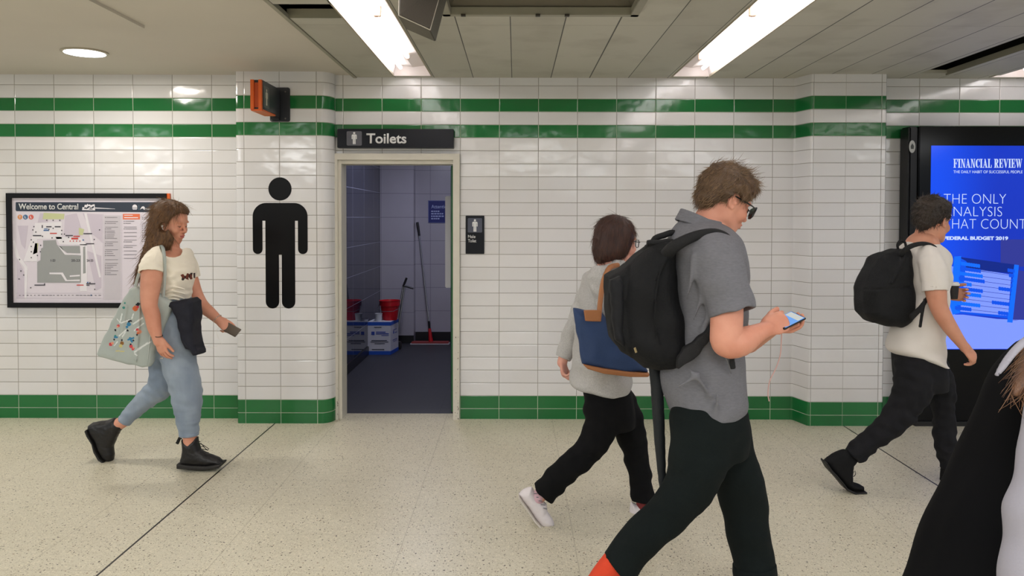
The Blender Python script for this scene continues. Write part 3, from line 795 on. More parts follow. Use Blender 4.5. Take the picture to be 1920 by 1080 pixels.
def px_of(C):
    """pixel coordinates of world points (used to lay out prints measured on the photograph)"""
    R = np.array(CAMR); q = (C - np.array([0, 0, EYE])) @ R
    return CX + FPX * q[:, 0] / -q[:, 2], CY - FPX * q[:, 1] / -q[:, 2]
def L(Y, rows):
    """limb points: (px, py, dy, r_px[, ky]) measured at depth Y -> (Vector, radius[, ky])"""
    out = []
    for r in rows:
        y = Y + r[2]; out.append((P(r[0], r[1], y), r[3] * y / FPX) + tuple(r[4:]))
    return out
def SL(Y, rows):
    """torso slices: (py, x0px, x1px, dy, ry_m) -> (z, x0, x1, yc, ry)"""
    out = []
    for py, a, b, dy, ry in rows:
        y = Y + dy; out.append((P((a + b) / 2, py, y).z, P(a, py, y).x, P(b, py, y).x, y, ry))
    return out
def PL(Y, pts): return [(P(a, b, Y).x, P(a, b, Y).z) for a, b in pts]
# ---------------------------------------------------------------- heads
def head_frame(px, py, Y, pitch=0, yaw=0, roll=0, s=1.0):
    o = P(px, py, Y); R = (Matrix.Rotation(math.radians(yaw), 3, 'Z') @ Matrix.Rotation(math.radians(pitch), 3, 'Y') @ Matrix.Rotation(math.radians(roll), 3, 'X'))
    return o, R, s
def HP(H, x, y, z): o, R, s = H; return o + R @ Vector((x, y, z)) * s
def head_sdf(F, H, male=True, lids=True):
    o, R, s = H
    def E(c, r, k=.01, op='add', rot=None): F.ell(HP(H, *c), [q * s for q in r], R @ rot if rot is not None else R, k * s, op)
    def T(pts, k=.01, op='add', ky=1): F.tube([(HP(H, *p[:3]), p[3] * s) for p in pts], k * s, ky, op, sub=2)
    E((-.018, 0, .035), (.100, .077, .090), .0)
    E((.030, 0, .030), (.066, .066, .070), .02)
    E((.030, 0, -.030), (.056, .062, .070), .03)
    E((.022, 0, -.078), (.056, .054 if male else .049, .040), .03)
    E((.070, 0, -.104), (.020, .024, .017), .025)                      # chin
    T([(.004, .057, -.030, .016), (.006, .054, -.080, .013), (.062, .026, -.106, .012)], .03)
    T([(.004, -.057, -.030, .016), (.006, -.054, -.080, .013), (.062, -.026, -.106, .012)], .03)
    E((.084, 0, -.068), (.018, .030, .026), .02)                       # muzzle
    for sgn in (1, -1):
        E((.066, .042 * sgn, -.036), (.026, .024, .026), .02)         # cheek
        E((.082, .030 * sgn, .020), (.014, .026, .009), .012)         # brow ridge
        E((.100, .033 * sgn, -.002), (.018, .019, .014), .014, 'sub') # socket
        E((.076, .032 * sgn, -.003), (.0155, .0165, .0150), .004)      # lid over the eyeball
    T([(.088, 0, .012, .0075), (.100, 0, -.012, .008), (.113, 0, -.034, .0095)], .012)
    E((.112, 0, -.038), (.0115, .0105, .009), .006)                    # tip
    for sgn in (1, -1): E((.100, .0125 * sgn, -.042), (.0115, .0075, .008), .006)
    for sgn in (1, -1): E((.106, .0075 * sgn, -.050), (.006, .004, .004), .003, 'sub')
    E((.101, 0, -.0665), (.0085, .022, .0058), .005)                    # lips
    E((.099, 0, -.0795), (.0090, .020, .0068), .005)
    T([(.106, -.018, -.0725, .0016), (.110, 0, -.0728, .0018), (.106, .018, -.0725, .0016)], .003, 'sub')
    E((.100, 0, -.091), (.010, .020, .006), .008, 'sub')
    for sgn in (1, -1):                                               # ears
        tl = Matrix.Rotation(math.radians(12), 3, 'Y') @ Matrix.Rotation(math.radians(-18 * sgn), 3, 'Z')
        E((-.012, .078 * sgn, -.008), (.019, .0065, .032), .004, rot=tl)
        E((-.006, .0845 * sgn, -.004), (.011, .005, .020), .003, 'sub', rot=tl)
        E((-.003, .079 * sgn, -.034), (.009, .006, .010), .005)
        E((.004, .078 * sgn, -.012), (.006, .006, .008), .004)
def hand_sdf(F, wrist, dirv, up, s=1.0, curl=(20, 25, 20), thumb=35, spread=6, side=1, k=.004, curls=None):
    """wrist: point; dirv: towards the fingers; up: back of the hand; side=+1 puts the thumb on cross(dir,up)"""
    d = Vector(dirv).normalized(); u = (Vector(up) - d * d.dot(Vector(up))).normalized(); t = d.cross(u) * side
    W = Vector(wrist); pt = lambda a, b, c: W + (d * a + t * b + u * c) * s
    R = Matrix((d, t, u)).transposed()
    if R.determinant() < 0: R = Matrix((d, -t, u)).transposed()
    F.ell(pt(.045, 0, 0), (.050 * s, .040 * s, .0155 * s), R, .012)
    F.ell(pt(.070, 0, .001), (.026 * s, .041 * s, .0135 * s), R, .010)
    F.ell(pt(.030, .024, -.006), (.034 * s, .018 * s, .016 * s), R, .012)       # thenar
    tips = []
    for i, (b, ln, r) in enumerate(((.030, .070, .0088), (.010, .078, .0090), (-.010, .072, .0085), (-.029, .057, .0076))):
        cr = curls[i] if curls else curl
        p = pt(.082 - abs(b - .008) * .25, b, 0); ang = 0; pts = [(pt(.062, b * .9, .001), r * 1.1 * s), (p, r * 1.08 * s)]
        sp = math.radians(spread * (b / .03))
        for j, (f_, c_) in enumerate(zip((.46, .30, .24), cr)):
            ang += math.radians(c_); dd = (d * math.cos(ang) * math.cos(sp) + t * math.sin(sp) - u * math.sin(ang)).normalized()
            p = p + dd * ln * f_ * s; pts.append((p, r * (.98 - .07 * j) * s))
        F.tube(pts, k, sub=2); tips.append(p)
    a = math.radians(thumb); p0 = pt(.018, .026, -.006); dd = (d * math.cos(a) + t * math.sin(a) - u * .25).normalized(); p1 = p0 + dd * .040 * s
    d2 = (d * math.cos(a * .55) + t * math.sin(a * .55) - u * .35).normalized(); p2 = p1 + d2 * .030 * s
    d3 = (d * math.cos(a * .3) + t * math.sin(a * .3) - u * .45).normalized(); p3 = p2 + d3 * .024 * s
    F.tube([(p0, .0135 * s), (p1, .0115 * s), (p2, .0102 * s), (p3, .0085 * s)], .007, sub=2)
    return tips, p3
def strands(name, roots, dirs, length, r, m, parent, droop=(0, 0, -1), gw=.4, jit=.3, nseg=4, rng=None):
    """tapering hair locks grown from roots (Nx3) along dirs"""
    mb = MB(); rng = rng or np.random.RandomState(3)
    g = np.array(droop, float)
    for p, d in zip(roots, dirs):
        q = np.array(p, float); dd = np.array(d, float); ln = length * rng.uniform(.6, 1.25)
        dd = dd + rng.normal(0, jit, 3); dd /= np.linalg.norm(dd); pts = [q]
        for i in range(nseg):
            dd = dd + g * gw * ln / nseg * 20 + rng.normal(0, .08, 3); dd /= np.linalg.norm(dd); q = q + dd * ln / nseg; pts.append(q)
        mb.tube(pts, [r * (1 - .8 * i / nseg) for i in range(nseg + 1)], 4, caps=False)
    me = bpy.data.meshes.new(name); me.from_pydata(mb.v, [], mb.f)
    return link(name, me, m, parent, True)
def join_into(dst, src):
    """merge mesh data of src into dst (same part)"""
    a = dst.data; b = src.data; bm = bmesh.new(); bm.from_mesh(a); n0 = len(a.materials)
    base = len(bm.faces); bm.from_mesh(b); bm.faces.ensure_lookup_table()
    if b.materials and (not a.materials or b.materials[0] != a.materials[0]):
        if b.materials[0].name not in [x.name for x in a.materials]: a.materials.append(b.materials[0])
        mi = [x.name for x in a.materials].index(b.materials[0].name)
        for f in bm.faces[base:]: f.material_index = mi
    bm.to_mesh(a); bm.free(); bpy.data.objects.remove(src)
# ================================================================ signs and props
M_BLK = mat('sign_black', (22, 25, 33), 0.3, var=.04, spec=.25); M_STICK = mat('sticker_black', (8, 8, 10), 0.3, spec=.2)
M_WTXT = mat('lettering_white', (226, 226, 226), 0.4); M_GREYP = mat('pictogram_grey', (92, 92, 100), 0.45)
M_ORANGE = mat('sign_orange', (222, 98, 30), 0.35)
# --- big man pictogram on the pillar
zt, zb = P(525, 332, YP).z, P(525, 578, YP).z
cxm = P(525.5, 450, YP).x; hd, bd = man_polys(cxm, zt, zt - zb)
e = empty('man_pictogram', (cxm, YP, zb), 'large black standing man pictogram stuck on the tiled pillar', 'pictogram')
sk = MB().prism(hd, YP - .0012, YP + .002); sk.build('head_disc', M_STICK, e)
MB().prism(bd, YP - .0012, YP + .002).build('figure_body', M_STICK, e)
# --- Toilets sign
ys = 6.0
def XZ(px, py, Y): p = P(px, py, Y); return p.x, p.z
x0, z1 = XZ(632, 241.5, ys); x1, z0 = XZ(850.5, 277.5, ys)
e = empty('toilets_sign', ((x0 + x1) / 2, YW, z0), 'wide black sign reading Toilets above the doorway', 'sign')
MB().box(x0, x1, ys, YW, z0, z1).build('sign_board', M_BLK, e, bevel=.003)
a, b = XZ(650, 246, ys); c_, d_ = XZ(678.5, 273, ys)
MB().prism(rrect(a, c_, d_, b, .01), ys - .0015, ys).build('pictogram_tile', M_GREYP, e)
zt2, zb2 = P(664, 247.5, ys).z, P(664, 270.5, ys).z
hd, bd = man_polys((a + c_) / 2, zt2, zt2 - zb2); k_ = MB().prism(hd, ys - .003, ys - .0015).prism(bd, ys - .003, ys - .0015).build('man_symbol', M_WTXT, e)
a, b = XZ(687, 250, ys); c_, d_ = XZ(762, 269.3, ys)
text_obj('lettering', 'Toilets', a, c_, d_, b, ys, M_WTXT, e, bold=.022, th=.0015)
# --- Male Toilet plate
yp = YW - .012
x0, z1 = XZ(873, 404.5, yp); x1, z0 = XZ(908, 476, yp)
e = empty('male_toilet_plate', ((x0 + x1) / 2, YW, z0), 'small black plate reading Male Toilet right of the doorway', 'sign')
MB().box(x0, x1, yp, YW, z0, z1).build('plate', M_BLK, e, bevel=.002)
a, b = XZ(877, 409, yp); c_, d_ = XZ(904, 436, yp)
MB().prism(rrect(a, c_, d_, b, .008), yp - .0012, yp).build('pictogram_tile', mat('tile_grey', (76, 80, 96), .45), e)
zt2, zb2 = P(890, 411, yp).z, P(890, 434.5, yp).z
hd, bd = man_polys((a + c_) / 2, zt2, zt2 - zb2); MB().prism(hd, yp - .0024, yp - .0012).prism(bd, yp - .0024, yp - .0012).build('man_symbol', M_WTXT, e)
a, b = XZ(877.5, 440.5, yp); c_, d_ = XZ(891.5, 446.5, yp); text_obj('lettering', 'Male', a, c_, d_, b, yp, M_WTXT, e, bold=.012)
a, b = XZ(877.5, 448.5, yp); c_, d_ = XZ(893, 454.5, yp); text_obj('lettering', 'Toilet', a, c_, d_, b, yp, M_WTXT, e, bold=.012)
# --- projecting orange / black toilet sign
xr = P(491.5, 180, 5.47).x; yn = 5.47
zt3, zb3 = P(480, 149, yn).z, P(480, 206, yn).z
e = empty('projecting_sign', (xr - .04, YP, zb3), 'projecting black sign with bright orange edge and white man symbol on the pillar', 'sign')
xl = P(469.5, 180, yn).x
M_DKG = mat('sign_dark_grey', (48, 50, 56), .35)
b_ = MB(); b_.box(xl + .006, xr, yn + .012, YP - .05, zb3 + .006, zt3).build('sign_box', M_DKG, e, bevel=.003)
xr1 = xl + (xr - xl) * .30; xr2 = xl + (xr - xl) * .68
MB().box(xl, xr1, yn - .004, yn + .30, zb3, zt3).build('orange_edge', M_ORANGE, e, bevel=.002)
MB().box(xr2, xr - .002, yn - .004, yn + .02, zb3, zt3).build('orange_edge', M_ORANGE, e, bevel=.002)
MB().box(xr1, xr2, yn + .008, yn + .02, zb3 + .02, zt3 - .02).build('orange_channel', mat('sign_orange_dark', (190, 76, 24), .5), e)
MB().box(xl + .004, xr, yn, yn + .30, zb3 - .006, zb3 + .006).build('orange_base', M_ORANGE, e)
# symbol tile on the right face (x = xr)
ya, yb = yn + .03, yn + .155; zc1, zc0 = zt3 - .035, zb3 + .025
tl = MB().add([(xr + .001, ya, zc0), (xr + .001, yb, zc0), (xr + .001, yb, zc1), (xr + .001, ya, zc1)], [(0, 1, 2, 3)]).build('pictogram_tile', mat('tile_mid', (96, 98, 96), .4), e)
hd, bd = man_polys((ya + yb) / 2, zc1 - .018, (zc1 - zc0) - .036)
mm = MB()
for pl in (hd, bd):
    n = len(pl); mm.add([(xr + .0015, y, z) for y, z in pl] + [(xr + .003, y, z) for y, z in pl], [tuple(range(n)), tuple(range(n, 2 * n))] + [(i, (i + 1) % n, n + (i + 1) % n, n + i) for i in range(n)])
mm.build('man_symbol', mat('symbol_pale', (206, 200, 184), .5), e)
x0, z1 = XZ(515, 164, YP - .012); x1, z0 = XZ(543.5, 228, YP - .012)
pp = MB().prism(rrect(P(507, 200, YP).x, x1, z0, z1, .015), YP - .012, YP); pp.build('wall_plate', M_DKG, e)
MB().box(xl + .015, xr - .005, YP - .052, YP - .01, zb3 - .02, zt3 - .03).build('bracket', mat('bracket_black', (30, 30, 34), .45), e, bevel=.004)
for (px, py) in ((535, 172), (535, 222), (510, 225)):
    p = P(px, py, YP - .012); MB().lathe((p.x, YP - .012, p.z), [(.006, 0), (.006, .003), (.003, .004)], 12, 'y').build('screw', mat('screw', (120, 116, 110), .4, metal=.8), e)
# --- station map board
yf = YW - .03
x0, z1 = XZ(10.5, 362, yf); x1, z0 = XZ(313.5, 577.5, yf)
fw = .038
e = empty('station_map_board', ((x0 + x1) / 2, YW, z0), 'framed station map board reading Welcome to Central on the left wall', 'map board')
M_FRM = mat('map_frame_black', (14, 13, 15), .35, spec=.25)
fr = MB(); fr.box(x0, x1, yf, YW, z1 - fw, z1).box(x0, x1, yf, YW, z0, z0 + fw).box(x0, x0 + fw, yf, YW, z0 + fw, z1 - fw).box(x1 - fw, x1, yf, YW, z0 + fw, z1 - fw)
fr.build('frame', M_FRM, e)
ysh = YW - .012
M_SHEET = mat('map_sheet', (226, 218, 228), .3, coat=.2)
MB().box(x0 + fw - .002, x1 - fw + .002, ysh, YW - .001, z0 + fw - .002, z1 - fw + .002).build('printed_sheet', M_SHEET, e)
MB().box(x1, x1 + .022, YW - .02, YW, z0 - .0, z1 + .0).build('orange_side_panel', M_ORANGE, e)
def flat(name, polys, m, lay, par=None):
    mb = MB(); yy = ysh - .0005 * lay
    for q in polys:
        # photo-space outline measured on the sheet plane
        mb.prism([(P(a, b, ysh).x, P(a, b, ysh).z) for a, b in q], yy - .0004, yy)
    return mb.build(name, m, par or e)
def rc(a, b, c, d): return [(a, d), (c, d), (c, b), (a, b)]
M_NAVY = mat('map_header', (46, 54, 68), .3)
flat('header_band', [[(30, 379), (296, 379), (298, 381), (298, 396), (297, 398), (31, 396), (29.5, 394), (29.5, 380)]], M_NAVY, 1)
a, b = XZ(35, 381.5, ysh); c_, d_ = XZ(147, 393, ysh)
text_obj('lettering', 'Welcome to Central', a, c_, d_, b, ysh - .001, M_WTXT, e, bold=.02)
M_MG = mat('map_grey', (158, 160, 160), .35); M_MW = mat('map_white', (236, 232, 238), .35); M_ML = mat('map_lavender', (208, 198, 212), .35)
M_MGR = mat('map_green', (204, 208, 160), .35); M_MT = mat('map_text', (74, 70, 80), .4); M_MR = mat('map_red', (206, 70, 62), .4); M_MB = mat('map_blue', (44, 100, 160), .4); M_MO = mat('map_orange', (232, 118, 78), .4)
# emblems in the header: clock tower drawing, crest, transport logo
flat('header_drawing', [[(154, 394), (155, 388), (158, 389), (159, 384), (163, 384), (164, 382), (166, 384), (169, 383), (170, 385), (176, 383), (177.5, 383), (178.5, 394.5)]], M_MW, 2)
flat('header_drawing', [[(157, 391), (160, 388), (162, 390), (166, 386), (172, 389), (175, 386), (177, 388), (174, 391), (168, 388.5), (163, 392)], [(166, 392.5), (170, 390.5), (175, 393)]], M_NAVY, 3)
flat('header_swoosh', [[(178.5, 389), (216, 391.5), (216, 392), (178.5, 391)], [(288, 391), (297, 384), (297.4, 384.6), (289, 391.6)]], M_MW, 2)
fl = [(252.8 + 4.6 * math.cos(math.radians(t)), 388.5 - 5 * math.sin(math.radians(t))) for t in range(0, 181, 15)]
flat('crest', [fl, rc(248.2, 389.3, 257.4, 391), rc(249, 391.8, 256.6, 393)], M_MW, 2)
flat('header_rule', [rc(260.3, 384, 260.8, 394)], mat('map_rule', (90, 130, 150), .4), 2)
flat('transport_logo', [[(262.5, 393), (266, 387.5), (269, 386.6), (271.5, 388.5), (272, 393), (269.5, 393), (268, 390.6), (266, 391)]], M_MW, 2)
a, b = XZ(272.5, 390.5, ysh); c_, d_ = XZ(290, 394.4, ysh); text_obj('lettering', 'Transport', a, c_, d_, b, ysh - .001, M_WTXT, e, bold=.02)
# three coloured mode discs
for px, mm_, ch_ in ((37.5, mat('disc_tan', (222, 150, 96), .4), 'T'), (47.8, mat('disc_blue', (70, 110, 150), .4), 'L'), (58.5, mat('disc_red', (216, 96, 80), .4), 'L')):
    flat('mode_disc', [[(px + 4.6 * math.cos(t / 10 * math.pi), 407 + 4.6 * math.sin(t / 10 * math.pi)) for t in range(20)]], mm_, 1)
    a, b = XZ(px - 1.6, 404.6, ysh); c_, d_ = XZ(px + 1.6, 409.4, ysh); text_obj('lettering', ch_, a, c_, d_, b, ysh - .001, M_MW, e, bold=.03)
# map ground: pale roads, blocks, parks, the grey platform area
flat('map_blocks', [[(33, 423), (53, 423), (47, 467), (40, 458)], [(75, 400), (90, 400), (90, 420), (70, 420)], [(122, 404), (144, 400), (156, 440), (140, 444), (120, 440)], [(155, 400), (192, 402), (192, 455), (170, 436)], [(32, 484), (50, 520), (48, 560), (32, 560)], [(163, 470), (190, 480), (190, 540), (180, 545)]], M_ML, 1)
flat('park', [[(82, 399), (121, 401), (120, 411), (80, 411)], [(148, 427), (158, 430), (155, 441), (148, 440)], [(66, 456), (72, 456), (70, 474), (62, 477)]], M_MGR, 2)
flat('roads', [[(66, 418), (116, 416), (116, 448), (70, 448), (62, 440)], [(62, 440), (70, 448), (70, 490), (44, 490)], [(104, 444), (152, 446), (164, 460), (112, 458)], [(150, 458), (164, 458), (163, 546), (150, 546)], [(158, 400), (163, 400), (190, 520), (186, 520)], [(28, 450), (36, 480), (52, 500), (50, 560), (46, 560), (46, 502), (30, 482), (24, 452)]], M_MW, 2)
flat('platform_area', [[(81, 451), (105, 450), (107, 459), (116, 464), (124, 478), (152, 479), (152, 530), (70, 530), (70, 491), (76, 488), (77, 466), (81, 464)], [(110, 461), (150, 461), (151, 475), (126, 474)], [(156, 463), (160, 462), (161, 512), (156, 513)]], M_MG, 3)
flat('platform_paths', [[(93, 511), (118, 511), (126, 525), (150, 524), (150, 527), (123, 527), (115, 514.5), (93, 514)], [(131, 516.5), (150, 515), (150, 518), (131, 519)], [(108, 459.5), (112, 462.5), (124, 475), (151, 475.5), (151, 477.6), (122, 477.6)]], M_MW, 4)
rng = random.Random(4); tx = []; blu = []; red = []
for (a, b, c, d) in ((87, 424, 97, 426.3), (103, 424, 114, 426.3), (62, 440.6, 78, 442.8), (123, 440.6, 137, 442.6), (157, 437, 173, 439), (161.5, 456, 177, 457.8), (65, 533.5, 85, 535.5), (162, 531, 179, 533), (162, 534, 168, 535.6), (78.6, 422, 80.6, 427.5)): tx.append(rc(a, b, c, d))
for (px, py) in ((88, 413), (100, 413), (112.5, 413), (64, 425), (62, 431), (67.5, 435), (92, 430), (100, 428), (116, 432), (116, 439), (121, 439), (98, 446), (80, 443), (59, 449.6), (63, 454), (59, 462), (59, 472), (59, 483), (76.5, 460), (76, 472), (70.5, 479), (37, 486.5), (39.5, 508), (45, 515.6), (36, 523), (187, 431), (177, 449), (119, 453), (58, 539.5), (84, 532.5), (178, 542.5), (169, 530), (129, 445)): tx.append(rc(px - 1, py - 1.1, px + 1, py + 1.1))
for i in range(22):
    px = 36 + i * 7.1; tx.append(rc(px, 553.2, px + rng.uniform(2, 6), 554.2))
flat('map_labels', tx, M_MT, 5)
flat('map_labels', [rc(82, 431, 92, 433), rc(83, 428.5, 90, 430), rc(155, 449, 157.5, 451), rc(163.5, 528.5, 166, 530.5), rc(170, 552.4, 172.4, 554.6)], M_MB, 5)
flat('map_labels', [rc(94, 436.6, 107, 438.6), rc(138, 442, 150, 444), rc(134, 445.6, 147, 449), rc(144, 533.6, 157, 535.4), rc(131, 451, 133, 453), rc(137, 451, 139, 453), rc(143, 451, 145, 453), rc(149, 451, 151, 453)], M_MR, 5)
for (a, b, c, d, s_) in ((95.5, 486, 104, 490.5, '1-23'), (134, 486, 150, 490.5, '20-23'), (163, 486, 175, 490.5, '24-25')):
    p0 = XZ(a, b, ysh); p1 = XZ(c, d, ysh); text_obj('lettering', s_, p0[0], p1[0], p1[1], p0[1], ysh - .0028, M_MT, e)
flat('legend_columns', [rc(195.5, 404, 226.5, 562)], mat('map_column', (206, 200, 208), .35), 1)
flat('legend_heading', [rc(230.5, 401, 262.5, 411.5)], M_MO, 1)
flat('legend_heading_text', [rc(233, 403, 249, 404.4), rc(233, 407.4, 259, 409)], M_MW, 2)
tx = []
for col, x in enumerate((197.5, 232.5, 267)):
    y = 407 if col != 1 else 414
    while y < (517 if col == 0 else 486):
        if rng.random() < .2: y += 4; tx.append(rc(x, y, x + 24, y + .8)); y += 3; continue
        tx.append(rc(x - .4, y, x + 1.2, y + 1.6)); tx.append(rc(x + 2.4, y + .3, x + rng.uniform(10, 25), y + 1.2)); y += rng.uniform(2.8, 4.2)
flat('legend_text', tx, mat('legend_ink', (120, 114, 122), .4), 3)
flat('map_border_rules', [rc(193.6, 402, 194, 562), rc(228.4, 402, 228.8, 562), rc(264.4, 402, 264.8, 562), rc(30, 549.6, 190, 550), rc(30, 558.6, 190, 559)], mat('rule_pale', (190, 184, 196), .4), 2)
# --- digital advertising kiosk
yk = 5.90
kx0, kx1 = P(1703, 500, yk).x, P(1703, 500, yk).x + 1.42; kt = P(1800, 236.5, yk).z
e = empty('advertising_kiosk', ((kx0 + kx1) / 2, yk, 0), 'tall black advertising kiosk with a glowing blue screen at the right wall', 'advertising screen')
M_KB = mat('kiosk_black', (5, 5, 6), .14, spec=.25)
sx0, sz1 = XZ(1746, 273, yk); _, sz0 = XZ(1746, 655, yk); sx1 = sx0 + (sz1 - sz0) * .5625
kb = MB(); kb.box(kx0 + .07, kx1 - .07, yk, YW - .02, .03, kt); kb.build('cabinet', M_KB, e, bevel=.006)
MB().box(kx0, kx0 + .072, yk + .012, YW - .01, .0, kt).build('side_panel', mat('kiosk_side', (16, 16, 19), .3, spec=.3), e, bevel=.012)
MB().box(kx1 - .072, kx1, yk + .012, YW - .01, .0, kt).build('side_panel', mat('kiosk_side', (16, 16, 19), .3, spec=.3), e, bevel=.012)
p = P(1710, 275, yk + .012); MB().prism([(p.x + .024 * math.cos(t / 16 * math.pi), p.z + .048 * math.sin(t / 16 * math.pi)) for t in range(32)], yk + .008, yk + .012).build('round_badge', mat('badge', (170, 172, 170), .4), e)
MB().prism([(p.x - .010, p.z - .018), (p.x + .010, p.z - .018), (p.x + .012, p.z + .004), (p.x, p.z + .024), (p.x - .012, p.z + .004)], yk + .006, yk + .008).build('badge_mark', mat('badge_mark', (60, 64, 62), .4), e)
ym = yk - .004
def emis(name, rgb, k=.92): return mat(name, (4, 4, 6), .35, spec=.2, emit=k, emit_rgb=rgb)
B = NB('screen_blue'); tc = B.n('ShaderNodeTexCoord'); sp = B.n('ShaderNodeSeparateXYZ'); B.l(tc.outputs['Object'], sp.inputs[0])
g = B.n('ShaderNodeMapRange'); B.l(sp.outputs[0], g.inputs[0]); g.inputs[1].default_value = sx0; g.inputs[2].default_value = sx0 + .55; g.interpolation_type = 'SMOOTHSTEP'
g2 = B.n('ShaderNodeMapRange'); B.l(sp.outputs[2], g2.inputs[0]); g2.inputs[1].default_value = sz0 + .5; g2.inputs[2].default_value = sz1
cc = B.mix(g.outputs[0], lin((6, 74, 232)), lin((10, 44, 176))); cc = B.mix(B.math('MULTIPLY', g2.outputs[0], .25), cc, lin((14, 66, 214)))
B.l(cc, B.b.inputs['Emission Color']); B.b.inputs['Emission Strength'].default_value = 1.0; B.b.inputs['Base Color'].default_value = (.004, .004, .01, 1); B.b.inputs['Roughness'].default_value = .12; B.b.inputs['Specular IOR Level'].default_value = .3
MB().box(sx0, sx1, yk - .003, yk + .01, sz0, sz1).build('screen', B.m, e)
def sflat(name, polys, m, lay, par=None):
    mb = MB(); yy = ym - .0006 * lay
    for q in polys: mb.prism([(P(a, b, ym).x, P(a, b, ym).z) for a, b in q], yy - .0004, yy)
    return mb.build(name, m, par or e)
E_W = emis('screen_white', (206, 222, 255), .9); E_LB = emis('screen_pale_blue', (122, 146, 255), 1.0); E_LB2 = emis('screen_pale_blue_low', (112, 136, 250), 1.0)
E_B1 = emis('screen_bright_blue', (8, 104, 255), 1.0); E_B2 = emis('screen_mid_blue', (4, 78, 224), 1.0); E_DK = emis('screen_dark_blue', (8, 36, 130), 1.0); E_VD = emis('screen_violet', (48, 56, 150), .9)
e2x = P(2050, 500, ym).x
sxr = 2075
sflat('picture_ground', [[(1746.5, 490), (1775, 497), (1790, 590), (1806, 590), (1870, 598), (1925, 600), (sxr, 560), (sxr, 654), (1746.5, 654)]], E_LB, 1)
sflat('picture_ground', [[(1746.5, 495), (1790, 500), (1786, 586), (1746.5, 586)]], E_LB, 1)
sflat('picture_shadow', [[(1876, 449), (1876, 500), (1925, 500), (1925, 449)], [(1900, 505), (1960, 515), (1958, 590), (1896, 603)]], E_VD, 1)
# abacus picture: posts, field, rods and beads
sflat('picture_field', [[(1802, 500), (1896, 515), (1890, 592), (1798, 585)]], E_LB, 2)
sflat('picture_field', [[(1800, 482), (1903, 496), (1898, 512), (1800, 506)]], E_DK, 2)
sflat('picture_post', [[(1789, 481), (1802, 480), (1796, 578), (1802, 586), (1786, 590), (1780, 570)]], E_B1, 3)
sflat('picture_post', [[(1801, 484), (1812, 490), (1800, 584), (1793, 582)]], E_B2, 3)
sflat('picture_post', [[(1901.5, 496), (1910, 497), (1898, 605), (1888, 604)]], E_B1, 4)
sflat('picture_base', [[(1800, 584), (1890, 592), (1890, 597), (1798, 587)]], E_B2, 3)
for i in range(10):
    t = i / 9; xl_ = 1805 - 11 * t; yl = 494 + 83 * t; xr_ = 1902 - 12 * t; yr = 508 + 80 * t
    sflat('picture_rod', [[(xl_, yl), (xr_, yr), (xr_, yr + .7), (xl_, yl + .8)]], E_DK, 5)
    sl_ = (yr - yl) / (xr_ - xl_)
    fr_ = (.33, .36, .41, .46, .22, .45, .43, .14, .44, .28)[i]; rt = (.14, .10, .04, .04, .26, .0, .0, .35, .0, .20)[i]
    def beads(xa, xb, mm_):
        if xb - xa < 3: return
        n = max(1, round((xb - xa) / 4.6)); q = []; top = []; bot = []
        for j in range(n):
            for u, hh in ((.0, 2.5), (.2, 3.5), (.8, 3.5), (1., 2.5)):
                x = xa + (xb - xa) * (j + u) / n; y = yl + (x - xl_) * sl_ + .4; top.append((x, y - hh)); bot.append((x, y + hh))
        sflat('picture_beads', [top + bot[::-1]], mm_, 6)
    beads(xl_ - 4, xl_ + (xr_ - xl_) * fr_, E_B2 if i % 2 else E_B1)
    if rt: beads(xr_ - (xr_ - xl_) * rt, xr_, E_B2)
# lettering
def stext(s, a, b, c, d, m, bold=0.0, par=None):
    p0 = XZ(a, b, ym); p1 = XZ(c, d, ym); return text_obj('lettering', s, p0[0], p1[0], p1[1], p0[1], ym - .0012, m, par or e, bold=bold, th=.0006)
stext('THE DAILY HABIT OF SUCCESSFUL PEOPLE', 1787.5, 319.5, 1917, 325, E_W, .0)
for s_, a, b, c, d in (('THE ONLY', 1769.5, 363.5, 1886, 382), ('ANALYSIS', 1769.5, 387.5, 1878.5, 405.5), ('THAT COUNTS', 1769.5, 410.5, 1934, 429)):
    stext(s_, a, b, c, d, E_W, -.022)
stext('FEDERAL BUDGET 2019', 1769.5, 443, 1890, 450.3, E_W, .045)
